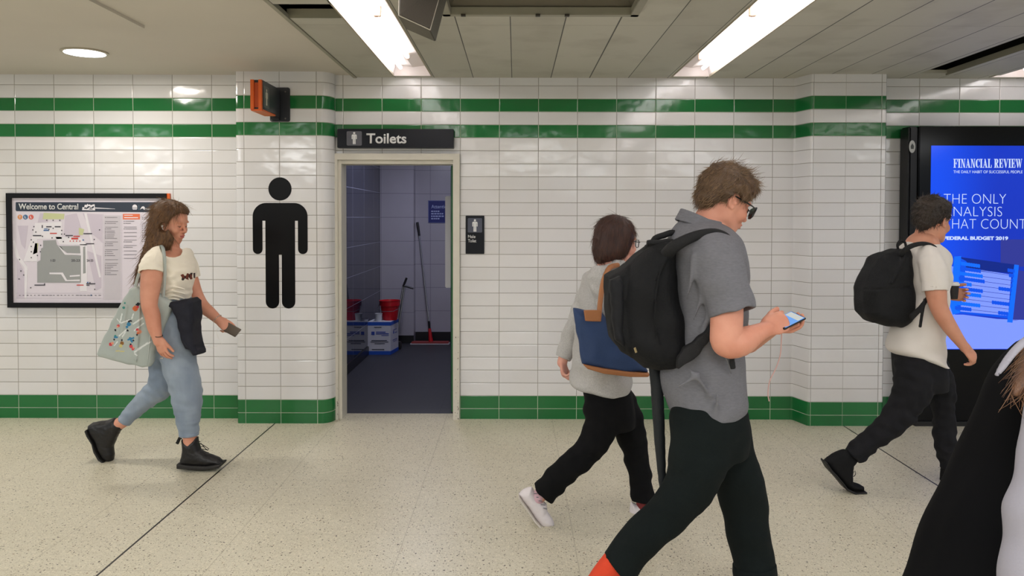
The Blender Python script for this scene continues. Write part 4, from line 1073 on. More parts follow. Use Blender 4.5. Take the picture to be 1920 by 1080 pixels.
# condensed serif masthead built from stems, hairlines and slabs
def serif(word, xa, ya, xb, yb, m):
    G = {'F': (.9, [(.12, 0, .40, 1), (.0, 0, .55, .06), (.0, .94, .9, 1), (.78, .70, .9, 1), (.4, .47, .68, .54), (.62, .36, .70, .66)], []),
         'I': (.55, [(.13, 0, .42, 1), (0, 0, .55, .06), (0, .94, .55, 1)], []),
         'N': (1.0, [(.14, 0, .22, 1), (.80, 0, .88, 1), (0, 0, .36, .06), (0, .94, .3, 1), (.64, .94, 1, 1)], [[(.14, 1), (.40, 1), (.88, 0), (.66, 0)]]),
         'A': (1.0, [(0, 0, .30, .06), (.56, 0, 1, .06), (.26, .28, .66, .34)], [[(.12, 0), (.2, 0), (.50, .86), (.46, 1)], [(.36, 1), (.56, 1), (.92, 0), (.62, 0)]]),
         'C': (.88, [(.76, .66, .86, 1)], [[(.80, .82), (.66, .97), (.44, 1), (.2, .9), (.06, .7), (.04, .5), (.06, .3), (.2, .1), (.44, 0), (.68, .04), (.86, .24), (.80, .28), (.66, .09), (.5, .06), (.38, .2), (.34, .5), (.38, .8), (.5, .94), (.64, .92), (.78, .72)]]),
         'L': (.85, [(.12, 0, .40, 1), (0, 0, .83, .06), (0, .94, .55, 1), (.73, 0, .83, .32)], []),
         'R': (1.0, [(.12, 0, .40, 1), (0, 0, .54, .06), (0, .94, .55, 1), (.74, 0, 1.0, .06)], [[(.4, 1), (.68, 1), (.86, .9), (.88, .74), (.84, .58), (.66, .48), (.4, .46), (.4, .53), (.54, .56), (.60, .74), (.54, .92), (.4, .94)], [(.42, .5), (.62, .5), (.92, .0), (.66, 0)]]),
         'E': (.9, [(.12, 0, .40, 1), (0, 0, .86, .06), (.0, .94, .84, 1), (.74, .70, .84, 1), (.4, .47, .64, .54), (.58, .36, .66, .66), (.76, 0, .86, .32)], []),
         'V': (.98, [(0, .94, .44, 1), (.70, .94, 1, 1)], [[(.08, 1), (.36, 1), (.62, .2), (.52, 0), (.44, 0)], [(.82, 1), (.90, 1), (.56, 0), (.50, 0)]]),
         'W': (1.4, [(0, .94, .42, 1), (.50, .94, .86, 1), (1.1, .94, 1.4, 1)], [[(.08, 1), (.34, 1), (.54, .2), (.46, 0), (.38, 0)], [(.60, 1), (.86, 1), (1.04, .2), (.96, 0), (.88, 0)], [(.68, .75), (.72, .6), (.50, 0), (.46, 0)], [(1.24, 1), (1.31, 1), (1.0, 0), (.95, 0)]])}
    tot = sum((.45 if ch == ' ' else G[ch][0] + .06) for ch in word); x = xa; u = (xb - xa) / tot; mb = MB()
    for ch in word:
        if ch == ' ': x += .45 * u; continue
        wd, rs, ps = G[ch]
        def q(pts): return [(P(x + a * u, yb - (yb - ya) * b, ym).x, P(x + a * u, yb - (yb - ya) * b, ym).z) for a, b in pts]
        for r in rs: mb.prism(q([(r[0], r[1]), (r[2], r[1]), (r[2], r[3]), (r[0], r[3])]), ym - .0018, ym - .0012)
        for r in ps: mb.prism(q(r), ym - .0018, ym - .0012)
        x += (wd + .06) * u
    mb.build('masthead_lettering', m, e)
serif('FINANCIAL REVIEW', 1787.5, 298, 1917, 314.5, E_W)
MB().box(kx0 + .06, kx1 - .06, yk - .02, YW - .03, 0, .035).build('plinth', mat('kiosk_plinth', (20, 20, 22), .4), e)
# --- things in the toilet room
M_CART = mat('carton_white', (206, 206, 216), .6); M_CB = mat('carton_blue', (24, 82, 190), .5); M_CINK = mat('carton_ink', (58, 62, 78), .6); M_CLB = mat('carton_print_blue', (50, 76, 170), .5)
bx0, bx1 = P(689.5, 640, 8.9).x, P(732.5, 640, 8.9).x; bh = P(710, 603, 8.9).z
e = empty('cardboard_box', ((bx0 + bx1) / 2, 9.05, 0), 'white cardboard carton with blue bands on the toilet floor', 'box')
dyb = .30; sh = P(747, 640, 9.2).x - bx1
ex = sh; bt = .045
def sheared(z0_, z1_, g_): return [(bx0 - g_, 8.9 - g_, z0_), (bx1 + g_, 8.9 - g_, z0_), (bx1 + g_, 8.9 - g_, z1_), (bx0 - g_, 8.9 - g_, z1_), (bx0 + ex - g_, 9.2 + g_, z0_), (bx1 + ex + g_, 9.2 + g_, z0_), (bx1 + ex + g_, 9.2 + g_, z1_), (bx0 + ex - g_, 9.2 + g_, z1_)]
MB().hexa(sheared(0.001, bh, 0)).build('carton', M_CART, e)
MB().hexa(sheared(bh - bt, bh - .006, .0015)).build('blue_band', M_CB, e)
MB().hexa(sheared(.002, bt, .0015)).build('blue_band', M_CB, e)
pr_ = MB(); yb_ = 8.9 - .001
def bp(fa, fb, fc, fd, mb): mb.prism([(bx0 + (bx1 - bx0) * a, bh * b) for a, b in ((fa, fb), (fc, fb), (fc, fd), (fa, fd))], yb_ - .0008, yb_)
bp(.28, .82, .60, .84, pr_); bp(.16, .42, .84, .445, pr_); bp(.12, .38, .9, .40, pr_); bp(.3, .33, .75, .35, pr_); bp(.18, .15, .72, .175, pr_)
pr_.build('printing', M_CINK, e)
pr_ = MB(); bp(.16, .60, .30, .70, pr_); bp(.36, .67, .78, .70, pr_); bp(.36, .62, .92, .65, pr_); bp(.6, .575, .92, .595, pr_)
pr_.build('printing', M_CLB, e)
sp_ = MB()   # print on the right side
for (t0, t1, za, zb_) in ((.3, .75, .70, .72), (.3, .42, .60, .68), (.5, .8, .60, .62), (.25, .8, .40, .42), (.3, .8, .35, .365)):
    sp_.add([(bx1 + ex * t0 + .0015, 8.9 + .3 * t0, bh * za), (bx1 + ex * t1 + .0015, 8.9 + .3 * t1, bh * za), (bx1 + ex * t1 + .0015, 8.9 + .3 * t1, bh * zb_), (bx1 + ex * t0 + .0015, 8.9 + .3 * t0, bh * zb_)], [(0, 1, 2, 3)])
sp_.build('printing', M_CLB, e)
M_RED = mat('bucket_red', (196, 22, 34), .35); M_STEEL = mat('steel_tube', (150, 152, 160), .3, metal=.85); M_BP = mat('black_plastic', (22, 22, 26), .4)
cxk = P(731, 580, 9.07).x; zk0 = bh + .001; zk1 = P(731, 563, 9.07).z
e = empty('bucket', (cxk, 9.07, zk0), 'red plastic bucket standing on the white carton', 'bucket')
hgt = zk1 - zk0
MB().lathe((cxk, 9.07, zk0), [(.085, 0), (.105, hgt * .6), (.108, hgt * .72), (.118, hgt * .74), (.122, hgt * .98), (.126, hgt), (.118, hgt), (.112, hgt * .9), (.08, .01)], 36).build('pail', M_RED, e, True)
MB().tube([(cxk - .125, 9.07, zk0 + hgt * .8), (cxk - .13, 8.98, zk0 + hgt * .6), (cxk - .06, 8.94, zk0 + hgt * .48), (cxk + .06, 8.94, zk0 + hgt * .5), (cxk + .12, 8.99, zk0 + hgt * .62), (cxk + .125, 9.07, zk0 + hgt * .8)], .003, 8).build('bail_handle', M_STEEL, e, True)
p = P(710, 600, 8.95); 
e = empty('paper_cup', (p.x, 8.95, zk0), 'small white cup on the carton left of the red bucket', 'cup')
MB().lathe((p.x, 8.95, zk0), [(.034, 0), (.042, .085), (.045, .088), (.040, .088), (.033, .004)], 24).build('cup_body', mat('cup_white', (214, 216, 222), .5), e, True)
# T-handled tool behind the bucket
e = empty('dustpan_handle', tuple(P(741, 600, 9.3).xy) + (0,), 'long grey handle with black T grip leaning behind the red bucket', 'cleaning tool')
A_ = P(738, 627, 9.3); Bt = P(757.5, 534, 9.35)
foot = Vector((A_.x - .01, 9.3, .01))
MB().tube([foot, Bt + Vector((-.006, 0, 0))], .011, 10).tube([foot + Vector((.03, 0, 0)), Bt + Vector((.012, 0, 0))], .011, 10).build('shaft', M_STEEL, e, True)
MB().tube([P(756, 537, 9.34), P(759, 530, 9.34), P(762.5, 521, 9.34)], [.012, .014, .013], 12).build('grip', M_BP, e, True)
MB().tube([P(756, 536, 9.34), P(765, 538, 9.34), P(775, 541, 9.34)], [.011, .012, .011], 12).build('grip', M_BP, e, True)
MB().box(foot.x - .06, foot.x + .10, 9.26, 9.36, 0.001, .09).build('pan', M_BP, e, bevel=.01)
# flat mop leaning at the back wall
e = empty('flat_mop', tuple(P(806, 640, 9.72).xy) + (0,), 'tall flat mop with red socket leaning on the back toilet wall', 'mop')
b0, b1 = P(804.5, 606, 9.72), P(786, 440, 9.87)
MB().tube([b0, b1], .0095, 10).build('pole', M_STEEL, e, True)
MB().tube([P(786.5, 442, 9.86), P(782.5, 417, 9.885)], [.014, .017], 12).build('handle_grip', M_BP, e, True)
MB().tube([P(804, 602, 9.72), P(805.5, 617, 9.715)], .015, 12).build('collar', M_BP, e, True)
MB().tube([P(805.5, 616, 9.715), P(807, 632, 9.70), P(808, 640, 9.70)], [(.018), (.024), (.03)], 12).build('socket', M_RED, e, True)
hx0, hx1 = P(772, 640, 9.7).x, P(842, 640, 9.7).x
MB().box(hx0, hx1, 9.62, 9.75, .012, .03).build('mop_head', mat('mop_frame', (150, 60, 60), .5), e, bevel=.006)
MB().box(hx0 - .01, hx1 + .01, 9.61, 9.76, .001, .014).build('mop_pad', mat('mop_pad', (196, 188, 194), .8), e, bevel=.004)
# attention notice
yn2 = BZ + .16
x0, z1 = XZ(803, 376, yn2); x1, z0 = XZ(845, 418, yn2)
e = empty('attention_notice', ((x0 + x1) / 2, yn2, z0), 'dark blue notice reading Attention on the back toilet wall', 'notice')
MB().box(x0, x1, yn2 - .006, yn2, z0, z1).build('notice_board', mat('notice_blue', (26, 34, 110), .4), e)
fm = MB(); 
for q in ((x0, x1, z1 - .008, z1), (x0, x1, z0, z0 + .008), (x0, x0 + .008, z0, z1), (x1 - .008, x1, z0, z1)): fm.box(q[0], q[1], yn2 - .008, yn2 - .006, q[2], q[3])
fm.build('notice_border', mat('notice_edge', (80, 90, 150), .4), e)
M_NT = mat('notice_text', (170, 180, 220), .5)
a, b = XZ(808.5, 384, yn2); c_, d_ = XZ(842, 391, yn2); text_obj('lettering', 'Attention', a, c_, d_, b, yn2 - .0065, M_NT, e, bold=.02)
nb = MB()
for i in range(4):
    x = 0; xx = 808.5
    while xx < 832 - (i in (0, 3)) * 8:
        w_ = 2.2 + (i * 7 + xx) % 3; a, b = XZ(xx, 395 + i * 4.6, yn2); c_, d_ = XZ(xx + w_, 397.4 + i * 4.6, yn2); nb.box(a, c_, yn2 - .0072, yn2 - .006, d_, b); xx += w_ + 1
nb.build('small_print', M_NT, e)
# ================================================================ people
def skin_mat(name, rgb, rgb2): return mat(name, rgb, .5, sss=.12, rgb2=rgb2, vscale=9, bump=.12, bscale=260, spec=.35)
def fpx(x0, y0, x1, y1, Y, dy0, dy1, h, **k):
    ya, yb = Y + dy0, Y + dy1
    xs = [P(x0, 500, y).x for y in (ya, yb)]; xe = [P(x1, 500, y).x for y in (ya, yb)]
    zs = [P(960, y1, y).z for y in (ya, yb)]; ze = [P(960, y0, y).z for y in (ya, yb)]
    return Field((min(xs), ya, min(zs)), (max(xe), yb, max(ze)), h, **k)
def zr(p0, p1, Y, h): return (P(960, p1, Y).z, P(960, p0, Y).z, h)
def xr_(p0, p1, Y, h): return (P(p0, 500, Y).x, P(p1, 500, Y).x, h)
def V3(px, py, Y): return P(px, py, Y)
def locks(name, src, n, flow, length, r, m, lift=.1, jit=.12, seed=1, keep=None, nseg=4, gw=.02, droop=(0, 0, -1)):
    me = src.data; N = len(me.vertices); co = np.empty(N * 3, 'f'); me.vertices.foreach_get('co', co); co = co.reshape(-1, 3)
    no = np.empty(N * 3, 'f'); me.vertex_normals.foreach_get('vector', no); no = no.reshape(-1, 3)
    rs = np.random.RandomState(seed); ids = rs.permutation(N)
    if keep is not None: ids = ids[keep(co[ids])]
    ids = ids[:n]; R = co[ids]; NN = no[ids]; D = flow(R)
    D = D / (np.linalg.norm(D, axis=1)[:, None] + 1e-9); D = D - NN * ((D * NN).sum(1)[:, None]) * .95 + NN * lift
    return strands(name, R - NN * .001, D, length, r, m, src.parent, droop, gw, jit, nseg, rs)
def shoe(name, e, Y, dy, poly, hy, m, sole=None, m_sole=None, laces=None, m_lace=None, rd=.03, amp=.0006, h=.0035):
    y = Y + dy; xs = [p[0] for p in poly]; ys = [p[1] for p in poly]
    F = fpx(min(xs) - 12, min(ys) - 12, max(xs) + 12, max(ys) + 12, y, -hy - .03, hy + .03, h)
    F.poly(PL(y, poly), y, hy, rd, pillow=.35, amp=amp, f=90)
    o = F.mesh(name, m, e)
    if sole:
        G = fpx(min(xs) - 12, min(ys) - 12, max(xs) + 12, max(ys) + 12, y, -hy - .03, hy + .03, h)
        G.poly(PL(y, sole), y, hy + .003, .006); G.mesh('sole', m_sole or m, o)
    for lc in (laces or []):
        MB().tube([P(a, b, y + d_) for a, b, d_ in lc], .0022, 6).build('lace', m_lace or m, o, True)
    return o
def limb(F, Y, rows, **k): F.tube(L(Y, rows), **k); return F
# ------------------------------------------------------------- young woman with the tote bag
SK1 = skin_mat('skin_fair_warm', (224, 162, 136), (208, 142, 116)); Y1 = 4.92
def build_w1():
    e = empty('person', tuple(PZ(352, 877, 0).xy) + (0,), 'young woman with long brown hair, cream T-shirt and blue jeans walking past the map', 'person')
    H = head_frame(322, 416, Y1, 14, -14, 0, .97)
    F = fpx(240, 370, 460, 885, Y1, -.36, .30, .0052, fx=[xr_(300, 366, Y1, .0028), xr_(400, 440, Y1, .0036)], fz=[zr(375, 470, Y1, .0028), zr(590, 690, Y1, .0036)], fy=[(Y1 - .10, Y1 + .10, .0034)])
    head_sdf(F, H, False)
    limb(F, Y1, [(318, 432, 0, 15), (321, 455, 0, 14.5), (320, 478, 0, 17), (320, 492, 0, 24, 1.6)], k=.02)
    F.slices(SL(Y1, [(468, 304, 338, 0, .07), (478, 292, 350, 0, .14), (490, 286, 356, 0, .16), (510, 288, 358, 0, .15), (540, 302, 351, 0, .12), (565, 304, 350, 0, .12), (600, 294, 360, 0, .15), (640, 292, 362, 0, .15)]), k=.02)
    limb(F, Y1, [(296, 488, -.13, 16), (286, 508, -.19, 19), (282, 541, -.225, 17.6), (280, 571, -.245, 14.6), (286, 592, -.25, 14), (289, 612, -.255, 12.6), (294, 630, -.26, 9.6), (297, 640, -.26, 9.2)], k=.014)
    w = P(297, 636, Y1 - .26); tip = P(314, 684, Y1 - .25)
    hand_sdf(F, w, tip - w, Vector((-.45, -1, 0)), .93, (14, 22, 16), 22, side=-1)
    limb(F, Y1, [(344, 492, .13, 14), (356, 520, .17, 14), (366, 550, .18, 13), (378, 572, .17, 12.3), (394, 586, .15, 10.5), (411, 601, .13, 8.2), (416, 605, .13, 8.4)], k=.014)
    w = P(411, 600, Y1 + .13); tip = P(440, 626, Y1 + .11)
    hand_sdf(F, w, tip - w, Vector((.35, -.75, .65)), .90, (45, 55, 35), 30, side=-1, curls=[(40, 55, 30), (50, 60, 35), (60, 60, 40), (70, 60, 40)])
    limb(F, Y1, [(326, 610, -.07, 30), (342, 690, -.09, 22), (352, 760, -.09, 17), (356, 812, -.09, 13), (357, 838, -.09, 12.5), (362, 862, -.09, 12)], k=.02)
    limb(F, Y1, [(314, 630, .08, 28), (308, 705, .09, 22), (268, 756, .09, 14), (234, 788, .09, 11.5), (214, 800, .09, 11.5), (200, 815, .09, 11)], k=.02)
    ME = mat('lip_rose', (178, 96, 88), .4); 
    lipc = np.array(HP(H, .103, 0, -.073)); R = np.array(H[1])
    def pick(C, n):
        q = (C - lipc) @ R
        return ((np.abs(q[:, 0]) < .016) & (np.abs(q[:, 1]) < .020) & (np.abs(q[:, 2]) < .0105 * (1 - (q[:, 1] / .026) ** 2))).astype(int)
    b = F.mesh('body', [SK1, ME], e, pick)
    # brows, lashes
    MBR = mat('brow_brown', (72, 48, 36), .8)
    for sg in (-1, 1):
        MB().tube([HP(H, .088, .012 * sg, .020), HP(H, .092, .026 * sg, .026), HP(H, .080, .046 * sg, .020)], [.0022, .0028, .0012], 6).build('eyebrow', MBR, e, True)
        MB().tube([HP(H, .0895, .020 * sg, -.009), HP(H, .0925, .032 * sg, -.0115), HP(H, .0845, .045 * sg, -.008)], [.0012, .0018, .0012], 6).build('eyelashes', mat('lash_dark', (40, 26, 22), .7), e, True)
    # T-shirt
    MT = mat('tshirt_cream', (250, 241, 224), .85, bump=.2, bscale=180, var=.03); MBT = mat('butterfly_brown', (120, 56, 38), .8); MBL = mat('butterfly_dark', (48, 34, 34), .8)
    F = fpx(255, 452, 378, 580, Y1, -.27, .25, .0036)
    F.slices(SL(Y1, [(461, 299, 342, 0, .09), (466, 288, 352, 0, .145), (476, 279, 358, 0, .17), (490, 279, 361, 0, .172), (508, 282, 365, 0, .168), (520, 290, 362, 0, .16), (535, 297, 358, 0, .142), (552, 301, 356, 0, .135), (568, 303, 353, 0, .135)]), k=.0, amp=.0022, f=48)
    F.tube(L(Y1, [(298, 478, -.13, 17), (289, 490, -.17, 20), (284, 503, -.195, 22), (283, 511, -.205, 21.5)]), k=.014, flat1=True, amp=.0015, f=60)
    F.tube(L(Y1, [(347, 482, .12, 15), (354, 500, .16, 17), (358, 520, .17, 17)]), k=.014, flat1=True)
    for i, py in enumerate((540, 548, 556, 562)):   # gathered folds at the waist
        F.tube(L(Y1, [(306, py + 3, -.118, 1.6), (325, py - 2, -.134, 2.2), (345, py + 2 + i, -.100, 1.6)]), k=.008)
        F.tube(L(Y1, [(306, py + 7, -.124, 1.2), (325, py + 2, -.140, 1.5), (347, py + 7, -.100, 1.2)]), k=.008, op='sub')
    F.tube(L(Y1, [(283, 505, -.2, 18.5), (283, 522, -.21, 18.5)]), k=.002, op='sub')
    F.tube([(P(323, 440, Y1), .050, 2.5), (P(328, 457, Y1), .054, 3.4), (P(334, 469, Y1), .053, 3.6), (P(341, 475, Y1), .040, 3.8)], k=.004, op='sub')
    bf = [[(338, 515.5), (343, 513.5), (346, 517), (349, 517), (352, 513), (355, 514), (353, 520), (354, 525), (350, 524), (347, 522), (344, 526), (340, 525), (341, 520)],
          [(349.5, 514), (352, 512), (355, 514.5), (358, 511), (361, 512), (360, 518), (361, 523), (357, 524), (354, 520), (351, 523), (349.5, 519)], [(362.5, 512), (366, 511), (366, 522), (363, 521)]]
    def pick(C, n):
        x, y = px_of(C); r = np.zeros(len(C), int); near = n[:, 1] < .3
        for k_, p in enumerate(bf):
            m_ = inpoly(x, y, p) & near; r[m_] = 1
            cx = np.mean([q[0] for q in p]); r[m_ & ((np.abs(x - cx) < 1.1) | (np.abs(y - 518 - (x - cx) * .4) > 4.6))] = 2
        return r
    F.mesh('t_shirt', [MT, MBT, MBL], e, pick)
    # jeans
    MJ = mat('denim_light', (128, 142, 160), .85, rgb2=(164, 176, 190), vscale=7, bump=.4, bscale=420, stretch=(1, 1, .6))
    F = fpx(205, 552, 395, 828, Y1, -.24, .24, .0046)
    F.slices(SL(Y1, [(556, 302, 354, 0, .137), (572, 297, 358, 0, .15), (595, 290, 362, 0, .165), (620, 286, 364, 0, .165), (645, 287, 360, 0, .15)]), k=.0, amp=.001)
    limb(F, Y1, [(326, 600, -.06, 34), (328, 640, -.075, 33), (337, 685, -.09, 31), (349, 730, -.09, 28.5), (351, 760, -.09, 26), (353, 787, -.09, 21.5), (354, 815, -.09, 17)], k=.02, flat1=True, amp=.003, f=38, seed=2)
    limb(F, Y1, [(316, 620, .07, 33), (313, 680, .09, 31), (304, 720, .09, 25.5), (282, 742, .09, 20), (259, 762, .09, 16.5), (233, 789, .09, 13.2)], k=.02, flat1=True, amp=.0028, f=42, seed=3)
    F.tube(L(Y1, [(354, 808, -.09, 14.5), (354, 824, -.09, 14.5)]), k=.001, op='sub'); F.tube(L(Y1, [(240, 782, .09, 11), (226, 796, .09, 11)]), k=.001, op='sub')
    F.tube(L(Y1, [(300, 608, -.150, 1.2), (318, 605, -.158, 1.5), (334, 612, -.146, 1.4)]), k=.006, op='sub')
    F.tube(L(Y1, [(312, 612, -.158, 1.3), (324, 612, -.164, 1.6), (340, 618, -.146, 1.2)]), k=.006, op='add')
    F.mesh('jeans', MJ, e)
    F = fpx(330, 808, 380, 824, Y1, -.18, 0, .003); F.tube(L(Y1, [(354.2, 811.5, -.09, 18.2), (354.3, 816.5, -.09, 17.6)]), k=0, sub=1, flat0=True, flat1=True); F.tube(L(Y1, [(354.2, 806, -.09, 15), (354.3, 822, -.09, 14.6)]), k=0, op='sub'); F.mesh('hem_cuff', MJ, e)
    # navy jacket tied round the waist
    MN = mat('jacket_navy', (20, 22, 36), .8, bump=.4, bscale=160)
    F = fpx(296, 555, 385, 680, Y1, -.22, .24, .004)
    F.poly(PL(Y1 - .17, [(322, 566), (340, 562), (356, 560), (364, 566), (365, 590), (363, 620), (366, 645), (373, 660), (372, 666), (364, 667), (358, 656), (350, 654), (343, 640), (336, 615), (331, 592), (323, 578), (317, 574)]), Y1 - .12, .095, .02, amp=.0025, f=34, pillow=.15)
    F.tube(L(Y1, [(300, 572, .10, 4, 1), (330, 568, .13, 4.5), (352, 571, .05, 5), (344, 577, -.11, 5), (322, 575, -.158, 3)]), k=.01)
    F.tube(L(Y1, [(358, 575, -.09, 2.2), (355, 610, -.12, 2.4), (360, 640, -.11, 2.4)]), k=.004, op='add')
    F.tube(L(Y1, [(350, 580, -.135, 2.0), (349, 615, -.14, 2.4), (352, 645, -.13, 2.4)]), k=.006, op='sub')
    F.mesh('tied_jacket', MN, e)
    # boots
    MBO = mat('boot_leather', (22, 20, 20), .42, bump=.3, bscale=120, spec=.45); MSO = mat('boot_sole', (30, 28, 26), .6); ML = mat('boot_lace', (14, 14, 14), .7)
    def q8(pts): return [(150 + a / 6.62, 760 + b / 6.62) for a, b in pts]
    o = shoe('boot', e, Y1, -.09, q8([(1266, 418), (1300, 432), (1360, 430), (1420, 415), (1460, 385), (1474, 470), (1500, 545), (1570, 590), (1650, 615), (1730, 650), (1778, 700), (1770, 735), (1600, 760), (1245, 745), (1250, 680), (1268, 610), (1275, 540)]), .052, MBO,
         q8([(1240, 698), (1400, 720), (1600, 728), (1785, 700), (1784, 722), (1760, 750), (1640, 772), (1500, 778), (1240, 758)]), MSO,
         [[tuple(q8([(1480, 470)])[0]) + (-.055,), tuple(q8([(1540, 500)])[0]) + (-.07,), tuple(q8([(1600, 540)])[0]) + (-.07,), tuple(q8([(1585, 556)])[0]) + (-.06,), tuple(q8([(1520, 540)])[0]) + (-.05,)],
          [tuple(q8([(1500, 470)])[0]) + (-.03,), tuple(q8([(1560, 540)])[0]) + (-.05,), tuple(q8([(1590, 560)])[0]) + (-.05,)]] +
         [[tuple(q8([(1455 + i * 26, 440 + i * 34)])[0]) + (-.05,), tuple(q8([(1492 + i * 26, 452 + i * 34)])[0]) + (-.01,)] for i in range(5)], ML)
    F = fpx(336, 812, 376, 832, Y1, -.16, -.02, .003)
    MB().tube([P(341, 823, Y1 - .09), P(337, 821, Y1 - .09), P(333, 830, Y1 - .09), P(331.5, 832, Y1 - .09)], [(.003, .010)] * 4, 8).build('pull_tab', ML, o, True)
    shoe('boot', e, Y1, .09, q8([(108, 250), (160, 212), (250, 195), (340, 185), (430, 150), (500, 200), (560, 258), (500, 320), (455, 410), (412, 510), (424, 610), (415, 670), (395, 702), (345, 700), (290, 665), (225, 560), (185, 440), (130, 370), (104, 310)]), .05, MBO,
         q8([(104, 300), (130, 365), (190, 460), (215, 560), (270, 655), (340, 704), (398, 706), (350, 688), (290, 640), (240, 550), (205, 450), (150, 350), (122, 280)]), MSO)
    # hair
    MH = mat('hair_brown', (70, 46, 30), .5, rgb2=(120, 84, 50), vscale=14, stretch=(6, 6, 1), bump=.5, bscale=120)
    MH2 = mat('hair_brown_lock', (84, 58, 40), .45, rgb2=(140, 102, 62), vscale=10)
    F = fpx(245, 368, 372, 530, Y1, -.16, .16, .0036)
    o_, R, s_ = H
    F.ell(HP(H, -.016, 0, .046), (.108, .089, .094), R, 0)
    F.ell(HP(H, .035, 0, .080), (.060, .068, .045), R, .02)
    F.tube(L(Y1, [(312, 402, 0, 27, 1.0), (303, 425, 0, 24, 1.1), (297, 450, 0, 20, 1.3), (286, 474, -.01, 15, 1.6), (273, 497, -.01, 10, 2.0), (261, 520, 0, 5, 2.4)]), k=.02)
    F.tube(L(Y1, [(316, 418, -.065, 8), (318, 440, -.075, 8), (317, 455, -.07, 7), (311, 469, -.07, 4)]), k=.015)
    F.tube(L(Y1, [(308, 425, -.06, 12), (303, 448, -.07, 12), (296, 470, -.08, 8)]), k=.02)
    F.ell(HP(H, .094, -.03, -.004), (.076, .066, .084), R @ Matrix.Rotation(math.radians(22), 3, 'Y'), .010, 'sub'); F.ell(HP(H, .094, .03, -.004), (.076, .066, .084), R @ Matrix.Rotation(math.radians(22), 3, 'Y'), .010, 'sub')
    F.ell(HP(H, .02, -.09, -.03), (.030, .030, .030), R, .010, 'sub')
    F.tube([(HP(H, .04, 0, -.14), .05), (HP(H, .06, 0, -.08), .05)], k=.01, op='sub')
    F.noise(.0014, 150)
    hr = F.mesh('hair', MH, e)
    crown = np.array(HP(H, -.01, 0, .12))
    def flow(p):
        x, y = px_of(p); t = np.clip((y - 400) / 60, 0, 1)[:, None]
        a = p - crown; a[:, 0] -= .02; dn = np.tile([-.42, 0, -1.], (len(p), 1)); a /= np.linalg.norm(a, axis=1)[:, None] + 1e-6
        return (a + np.array([0, 0, -.5])) * (1 - t) + dn * t
    lk = locks('hair', hr, 1700, flow, .085, .0012, MH2, .03, .03, 3, gw=.03, keep=lambda c: px_of(c)[0] < 338 + 8 * (px_of(c)[1] < 390)); join_into(hr, lk)
    # small things worn
    MB().tube([P(285.5 + 19 * math.cos(t) * .5 + 10, 629 + 3 * math.sin(t), Y1 - .26 - .033 * math.sin(t) * 1.0) for t in [i * math.pi / 10 for i in range(21)]], .002, 6).build('hair_tie', mat('tie_black', (20, 18, 18), .7), e, True)
    ep = HP(H, .004, -.087, -.026); F = Field(ep - Vector((.03, .03, .04)), ep + Vector((.03, .03, .03)), .0015); F.ell(ep, (.007, .006, .007), None, 0); F.tube([(ep, .0028), (ep + Vector((.004, -.002, -.022)), .0024)], k=.003)
    F.mesh('earbud', mat('earbud_white', (236, 236, 236), .3), e)
    MB().tube([HP(H, .015, -.055, -.13), HP(H, .045, -.045, -.19), HP(H, .055, -.02, -.225)], .0022, 6).build('white_cord', mat('cord_white', (236, 230, 224), .5), e, True)
    t0 = P(408, 597, Y1 + .13)
    ax = (P(424, 614, Y1 + .12) - t0).normalized(); u_ = ax.orthogonal().normalized(); v_ = ax.cross(u_)
    MB().tube([t0 + u_ * .030 * math.cos(a) + v_ * .030 * math.sin(a) for a in [i * math.pi / 12 for i in range(25)]], .0022, 6).build('bracelet', mat('silver', (210, 208, 200), .2, metal=1), e, True)
    rg = P(303, 671.5, Y1 - .275); MB().tube([rg + Vector((.010 * math.cos(a), .010 * math.sin(a), 0)) for a in [i * math.pi / 8 for i in range(17)]], .0018, 6).build('ring', mat('silver', (210, 208, 200), .2, metal=1), e, True)
    # phone held in the far hand
    ph = empty('phone', tuple(P(434, 619, Y1 + .10)), 'dark grey phone in the outstretched hand of the woman with the tote bag', 'phone')
    c = P(434, 618, Y1 + .10); d1 = (P(448, 625, Y1 + .08) - P(424, 612, Y1 + .12)).normalized(); d2 = Vector((.25, .55, .8)); d2 = (d2 - d1 * d1.dot(d2)).normalized(); d3 = d1.cross(d2)
    F = Field(c - Vector((.1, .1, .1)), c + Vector((.1, .1, .1)), .0025); F.box(c, (.060, .032, .0055), Matrix((d1, d2, d3)).transposed(), .005); F.mesh('phone_case', mat('phone_taupe', (92, 82, 72), .4), ph)
    MB().tube([P(420, 616, Y1 + .1), P(410, 614, Y1 + .1), P(405, 619, Y1 + .1), P(409, 633, Y1 + .1), P(416, 645, Y1 + .1), P(398, 652, Y1 + .08), P(372, 648, Y1 + .0)], .0009, 5).build('earphone_cord', mat('cord_white', (236, 230, 224), .5), ph, True)
    # tote bag
    tb = empty('tote_bag', tuple(P(240, 689, Y1 - .19)), 'pale grey-green cloth tote bag printed with small colourful figures', 'bag')
    MTO = mat('tote_cloth', (176, 184, 180), .85, bump=.25, bscale=300, var=.03)
    cols = [('w', (226, 230, 228)), ('t', (62, 140, 132)), ('o', (206, 104, 60)), ('k', (28, 30, 40)), ('b', (54, 128, 170)), ('r', (206, 66, 76)), ('p', (226, 150, 120)), ('y', (206, 196, 130)), ('d', (140, 96, 48))]
    mats = [MTO] + [mat('tote_print_' + n_, c_, .8) for n_, c_ in (('white', cols[0][1]), ('teal', cols[1][1]), ('orange', cols[2][1]), ('black', cols[3][1]), ('blue', cols[4][1]), ('red', cols[5][1]), ('peach', cols[6][1]), ('yellow', cols[7][1]), ('tan', cols[8][1]))]
    def q7(pts): return [(180 + a / 4.911, 500 + b / 4.911) for a, b in pts]
